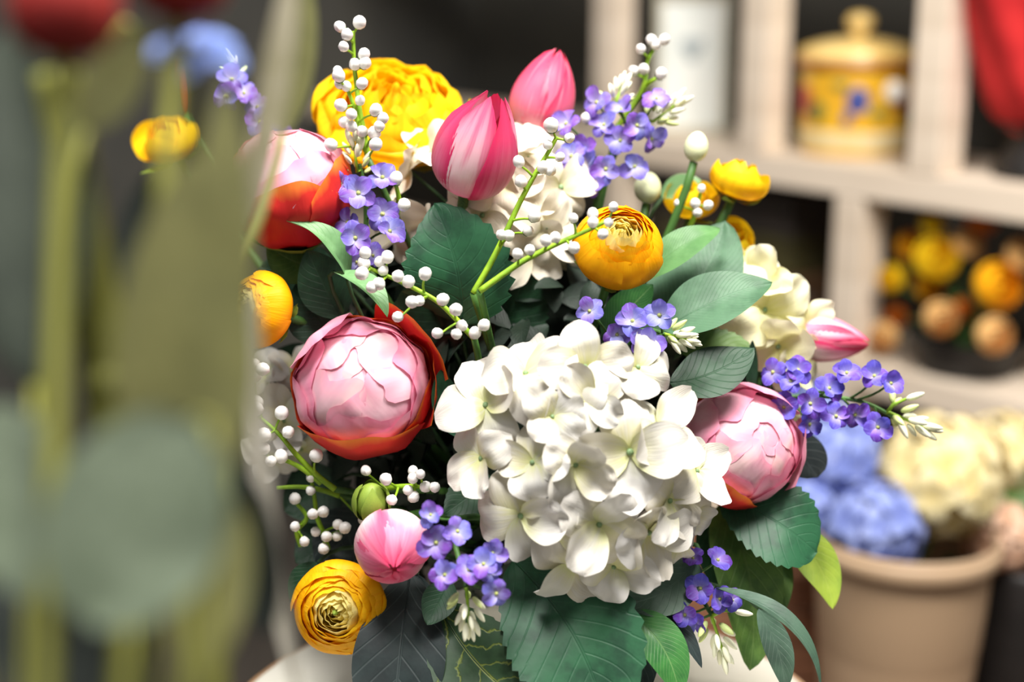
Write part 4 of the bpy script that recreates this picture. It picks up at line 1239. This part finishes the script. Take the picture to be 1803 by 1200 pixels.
far_rose('rust orange flower at the top right of the shelf bouquet', 1728, 385, 32, 'bg_rust', (.2, .5, 1), .15)
far_rose('orange flower left of the bright yellow flower', 1604, 432, 28, 'bg_orange', (-.3, .3, 1), .14)
far_rose('orange flower just below the bright yellow flower', 1636, 505, 28, 'bg_orange', (0, .1, 1), .12)
far_rose('pale peach flower above the golden flower at the frame edge', 1800, 450, 34, 'bg_peach', (.2, .4, 1), .14)
far_rose('rust flower between the two peach flowers', 1695, 545, 22, 'bg_rust', (0, .1, 1), .13)

# ------------------------------------------------------------------ pots and hydrangeas at the lower right
M['bucket'] = plain_mat('bucket_beige', 'b0967a', 0.5, 'a3896d', 5)
M['crate'] = plain_mat('crate_brown', '8a5f46', 0.55, '76503a', 6, stretch=(1, 1, 8))
M['bench'] = plain_mat('bench_brown', '7c5a44', 0.55, '6a4b38', 6, stretch=(1, 8, 1))
ZBEN = 0.34
bn = thing('bench', 'low brown wooden bench under the beige bucket at the lower right', 'bench', shelf_pt(-0.43, -0.50, 0))
bn.rotation_quaternion = SROT
part('seat', box('seat', 0.86, 0.54, 0.03, 0.004), M['bench'], bn, (0, 0, ZBEN - 0.0155))
for x in (-0.38, 0.38):
    for y in (-0.22, 0.22):
        part('leg', box('leg', 0.05, 0.05, ZBEN - 0.03, 0.004), M['bench'], bn, (x, y, (ZBEN - 0.031) / 2))
b0 = at(1588, 1000, 1.56)
bk = thing('bucket', 'beige bucket holding blue and cream hydrangeas at the lower right', 'bucket', (b0.x, b0.y, ZBEN + 0.0005))
hb = b0.z - ZBEN + 0.035
rb = 152 / FPX * 1.6
part('bucket_body', lathe('bucket_body', smoothprof([(0.002, 0), (rb * 0.68, 0), (rb * 0.72, 0.01), (rb * 0.86, hb * 0.5), (rb * 0.98, hb * 0.97), (rb * 1.02, hb), (rb * 0.98, hb), (rb * 0.8, hb * 0.5), (0.002, hb * 0.4)], 36), 48), M['bucket'], bk)
part('bucket_rim', lathe('bucket_rim', smoothprof([(rb * 0.99, hb * 0.95), (rb * 1.05, hb * 0.96), (rb * 1.06, hb * 1.0), (rb * 1.0, hb * 1.015)], 10), 48), M['bucket'], bk)
v0 = at(1815, 1090, 1.62)
bv = thing('black_vase', 'black vase at the right frame edge beside the beige bucket', 'vase', (v0.x, v0.y, ZBEN + 0.0005))
hv = v0.z - ZBEN + 0.06
part('vase_body', lathe('vase_body', smoothprof([(0.002, 0), (0.05, 0), (0.06, 0.02), (0.068, hv * 0.6), (0.062, hv), (0.056, hv), (0.05, hv * 0.5), (0.002, hv * 0.4)], 24), 36), M['black_pot'], bv)
c0 = at(1325, 1090, 1.74)
cr = thing('wooden_crate', 'brown wooden crate left of the beige bucket', 'crate', (c0.x, c0.y + 0.05, ZBEN + 0.0005))
hc = c0.z - ZBEN + 0.075
for k in range(5):
    z = hc * (k + 0.5) / 5
    for nm, sx, sy, x, y in (('slat', 0.20, 0.012, 0, -0.08), ('slat', 0.20, 0.012, 0, 0.08), ('slat', 0.012, 0.148, -0.094, 0), ('slat', 0.012, 0.148, 0.094, 0)):
        part(nm, box(nm, sx, sy, hc / 5 * 0.88, 0.002), M['crate'], cr, (x, y, z))
for x in (-0.08, 0.08):
    for y in (-0.066, 0.066):
        part('corner_post', box('corner_post', 0.014, 0.014, hc), M['crate'], cr, (x, y, hc / 2))
part('crate_floor', box('crate_floor', 0.18, 0.14, 0.01), M['crate'], cr, (0, 0, 0.012))

M['far_blue'] = petal_mat('far_hydrangea_blue', [(0, '5a68b0'), (0.5, '7888cc'), (1, '8c9cdc')], None, 0, 0.2, 0.6, alt=[(0, '6a78bc'), (0.5, '98a6dc'), (1, 'b0bae4')])
M['far_cream'] = petal_mat('far_hydrangea_cream', [(0, 'dcc888'), (0.5, 'ecdfb0'), (1, 'f2e8c4')], None, 0, 0.2, 0.6, alt=[(0, 'd8c07c'), (0.5, 'e8d494'), (1, 'f0e0a8')])
M['far_pink'] = petal_mat('far_hydrangea_peach', [(0, 'c89878'), (0.5, 'dcb498'), (1, 'e6c8b0')], None, 0, 0.2, 0.6)
vs4, fs4, uv4 = [], [], []
for k in range(4):
    me_ = flat_petal('p', 300 + k, W=0.5, nu=4, nv=4, ruffle=0.1, curl=-0.25)
    base_ = len(vs4)
    for v in me_.vertices:
        q = ZQ(k * PI / 2) @ v.co
        vs4.append(tuple(q))
    for p in me_.polygons:
        fs4.append(tuple(base_ + i for i in p.vertices))
        uv4 += [tuple(me_.uv_layers[0].data[l].uv) for l in p.loop_indices]
FLO = bpy.data.meshes.new('floret')
FLO.from_pydata(vs4, [], fs4)
ul = FLO.uv_layers.new(name='UVMap')
for i, c in enumerate(uv4): ul.data[i].uv = c
FLO.polygons.foreach_set('use_smooth', [True] * len(FLO.polygons))
FLO.materials.append(M['far_blue'])


def far_hydrangea(label, px, py, rpx, mat, depth, n, seed, root, group):
    rn = random.Random(seed)
    c = at(px, py, depth)
    R = rpx / FPX * depth
    t = thing('hydrangea', label, 'flower', c, None, 0, 1.0, group)
    for k in range(n):
        z = 1 - 2 * (k + 0.5) / n
        a = k * 2.39996
        v = Vector((math.sqrt(1 - z * z) * math.cos(a), math.sqrt(1 - z * z) * math.sin(a), z))
        v = (v + Vector((rn.uniform(-.15, .15),) * 3)).normalized()
        part('floret', FLO, M[mat], t, v * R * rn.uniform(.66, .98), v.to_track_quat('Z', 'Y') @ ZQ(rn.uniform(0, 2)), R * 0.46 * rn.uniform(.8, 1.2))
    part('heart', blob('heart', R * 0.55, R * 0.55, seed, nu=8, nv=10), M['stem_dark'], t, (0, 0, -R * 0.55))
    stem_to_neck(t, c, UP, r=0.004, end=root)
    return t


broot = Vector((b0.x, b0.y, ZBEN + hb * 0.55))
G_ = 'blue hydrangea heads in the beige bucket'
far_hydrangea('blue hydrangea head right behind the dark curling leaf', 1470, 800, 84, 'far_blue', 1.60, 46, 1, broot, G_)
far_hydrangea('blue hydrangea head drooping over the front of the beige bucket', 1535, 930, 86, 'far_blue', 1.52, 46, 2, broot, G_)
far_hydrangea('blue hydrangea head at the left of the bucket behind the leaves', 1425, 905, 64, 'far_blue', 1.58, 40, 3, broot, G_)
far_hydrangea('blue hydrangea head highest under the deep purple sprig', 1430, 735, 66, 'far_blue', 1.68, 40, 7, broot, G_)
G_ = 'cream hydrangea heads at the lower right'
far_hydrangea('big cream hydrangea head above the beige bucket', 1655, 835, 112, 'far_cream', 1.55, 60, 4, broot, G_)
far_hydrangea('cream hydrangea head at the right frame edge', 1765, 800, 74, 'far_cream', 1.66, 44, 5, broot, G_)
far_hydrangea('peach hydrangea head over the black vase', 1760, 945, 66, 'far_pink', 1.58, 40, 6, Vector((v0.x, v0.y, ZBEN + hv * .6)), 'peach hydrangea head')
leaf('blurred green leaf at the right frame edge behind cream hydrangeas', (1760, 930), (1815, 820), 70, 'leaf_olive', 1.62, 1.64, (0, 0, 0), (0, .3, 1), 0.15, group='leaves in the bucket', stalk=(1790, 1060, 1.62))

# ------------------------------------------------------------------ blurred foreground plants at the left
G_ = 'blurred foreground leaves at the left'
FR = Vector((-0.11, 0.22, 0.80))
FS = 0.97   # the plants stand this much nearer than first measured
st = thing('plant_pot', 'dark pot of the blurred foreground plants below the frame', 'pot', (FR.x, FR.y, 0))
part('pot_body', lathe('pot_body', smoothprof([(0.002, 0), (0.10, 0), (0.10, 0.02), (0.075, 0.4), (0.085, 0.78), (0.092, 0.82), (0.082, 0.81), (0.07, 0.7), (0.002, 0.68)], 30), 36), M['black_pot'], st)


def fg(label, *a, attach=True, **k):
    a = list(a)
    a[4] *= FS
    a[5] *= FS
    return leaf(label, *a, group=G_, stalk=(FR + Vector((rnd.uniform(-.04, .04), rnd.uniform(-.04, .04), -0.02))) if attach else (330, 700, 0.55), nu=18, nv=8, **k)


def fg_stem(name, label, px, d, r, mat, group='blurred foreground stems at the left'):
    d, r = d * FS, r * FS
    sp = [at(x, y, d) for x, y in px] + [FR]
    pts = spline(sp, 26)
    o = part(name, tube(name, [p - sp[-1] for p in pts], r, r * 1.15, 10), M[mat], None, sp[-1])
    node = part('stem_node', blob('stem_node', r * 1.15, r * 0.9, 3), M[mat], o, pts[12] - sp[-1])
    tag(o, label, 'stem', group)
    return o


fg_stem('stem', 'thick blurred olive stem at the left under the red flower', [(100, 130), (150, 420), (200, 760), (225, 1100)], 0.46, 0.0075, 'fg_stem')
fg_stem('stem', 'blurred olive stem at the top left beside the blue flower', [(230, 40), (185, 110), (120, 300), (60, 700), (90, 1100)], 0.50, 0.0030, 'fg_stem')
fg('large rounded grey green blurred leaf at the lower left', (345, 735), (170, 1110), 330, 'fg_gray', 0.385, 0.375, (-20, 0, 0), (0, .4, 1), 0.1, shape=(0.5, 0.65))
fg('grey green blurred leaf at the left frame edge', (-60, 720), (130, 1060), 240, 'fg_gray', 0.40, 0.39, (0, 0, 0), (0, .4, 1), 0.1, shape=(0.45, 0.7))
fg('long olive blurred leaf standing upright at the left', (330, 905), (345, 270), 245, 'fg_olive', 0.42, 0.43, (-10, 0, 0), (.1, .1, 1), 0.12, shape=(0.42, 0.9))
fg('narrow olive blurred leaf in front of the pale lilac sprig', (385, 700), (400, 130), 110, 'fg_olive', 0.44, 0.45, (0, 0, 0), (.2, .1, 1), 0.12, shape=(0.4, 0.9))
fg('dark grey green blurred leaf at the upper left edge', (60, 680), (20, 40), 250, 'fg_teal', 0.44, 0.46, (0, 0, 0), (0, .1, 1), 0.12, shape=(0.5, 0.8))
fg('dark blurred leaf low in the left corner', (-20, 1010), (260, 1290), 240, 'fg_dark', 0.45, 0.44, (0, 0, 0), (0, .3, 1), 0.1, shape=(0.5, 0.7))
fg('dark blurred leaf between the two olive leaves at the left', (270, 1080), (260, 300), 190, 'fg_dark', 0.52, 0.52, (0, 0, 0), (0, .1, 1), 0.1, shape=(0.5, 0.8))
fg('yellowish olive blurred leaf hanging at the bottom left', (375, 850), (330, 1235), 150, 'fg_olive', 0.43, 0.41, (14, 0, 0), (0, .1, 1), 0.15, shape=(0.4, 0.85))
fg('dark blurred leaf tip between bottom leaves', (400, 800), (470, 1120), 90, 'fg_dark', 0.50, 0.50, (10, 0, 0), (0, .1, 1), 0.15, shape=(0.5, 0.8))
fg('pale narrow blurred leaf blade running down the bouquet left edge', (528, 1230), (450, 500), 36, 'fg_white', 0.53, 0.52, (-26, 0, 0), (.1, .1, 1), 0.15, shape=(0.5, 0.55))
fg('pale yellowish blurred blade rising at the top left', (430, 420), (515, -60), 56, 'fg_pale', 0.50, 0.50, (4, 0, 0), (.6, .1, 1), 0.15, shape=(0.5, 0.6))
fg('olive blurred leaf near the top behind the pale blade', (500, 240), (545, -40), 70, 'fg_olive', 0.62, 0.62, (0, 0, 0), (0, .1, 1), 0.15, attach=False)
fg('small olive blurred leaf below the red flowers', (150, 230), (260, 40), 110, 'fg_olive', 0.45, 0.45, (0, 0, 0), (0, .2, 1), 0.15)
fg('pale blurred leaf sliver at the left frame edge', (-30, 345), (38, 318), 16, 'fg_pale', 0.50, 0.50, (0, 0, 0), (0, .3, 1), 0.15)


def fg_flower(label, px, py, rpx, mat, depth, seed, axis, cat='flower', group=None):
    A = cdir(*axis)
    depth *= FS
    t = thing('tulip', label, cat, at(px, py, depth), A, 0.3, rpx / FPX * depth, group)
    for k in range(2):
        for i in range(3):
            prof = [(0.03, -0.9), (1.1 - .08 * k, -0.9), (1.15 - .08 * k, 0.3), (0.5, 1.0)]
            part('petal', revolve_petal('petal', prof, R_(64), seed + k * 3 + i, nu=10, nv=8, base=0.6, tip=0.35, ruffle=0.05), M[mat], t, rot=ZQ(k * PI / 3 + i * 2 * PI / 3))
    stem_to_neck(t, mat_of(t) @ Vector((0, 0, -0.88)), A, M['fg_stem'], r=0.003, end=FR)
    return t


fg_flower('dark red blurred tulip at the top left corner', 115, 10, 105, 'fg_red', 0.41, 1, (0.05, 1, 0.1), group='blurred red tulips at the top left')
fg_flower('dark red blurred tulip at the top edge above the blue flower', 320, -50, 95, 'fg_red', 0.45, 2, (0.1, 1, 0.1), group='blurred red tulips at the top left')
A = cdir(0.05, 0.75, 0.6)
bf = thing('blue_flower', 'blurred blue flower at the top left below the red tulips', 'flower', at(345, 95, 0.47 * FS), A, 0.4, 95 / FPX * 0.47 * FS)
part('flower_centre', blob('flower_centre', 0.14, 0.12, 2), M['fg_stem'], bf)
for i in range(5):
    part('petal', flat_petal('petal', 400 + i, W=0.5, curl=-0.2, ruffle=0.1), M['fg_blue'], bf, rot=ZQ(i * 2 * PI / 5))
stem_to_neck(bf, bf.location, A, M['fg_stem'], r=0.002, end=FR)
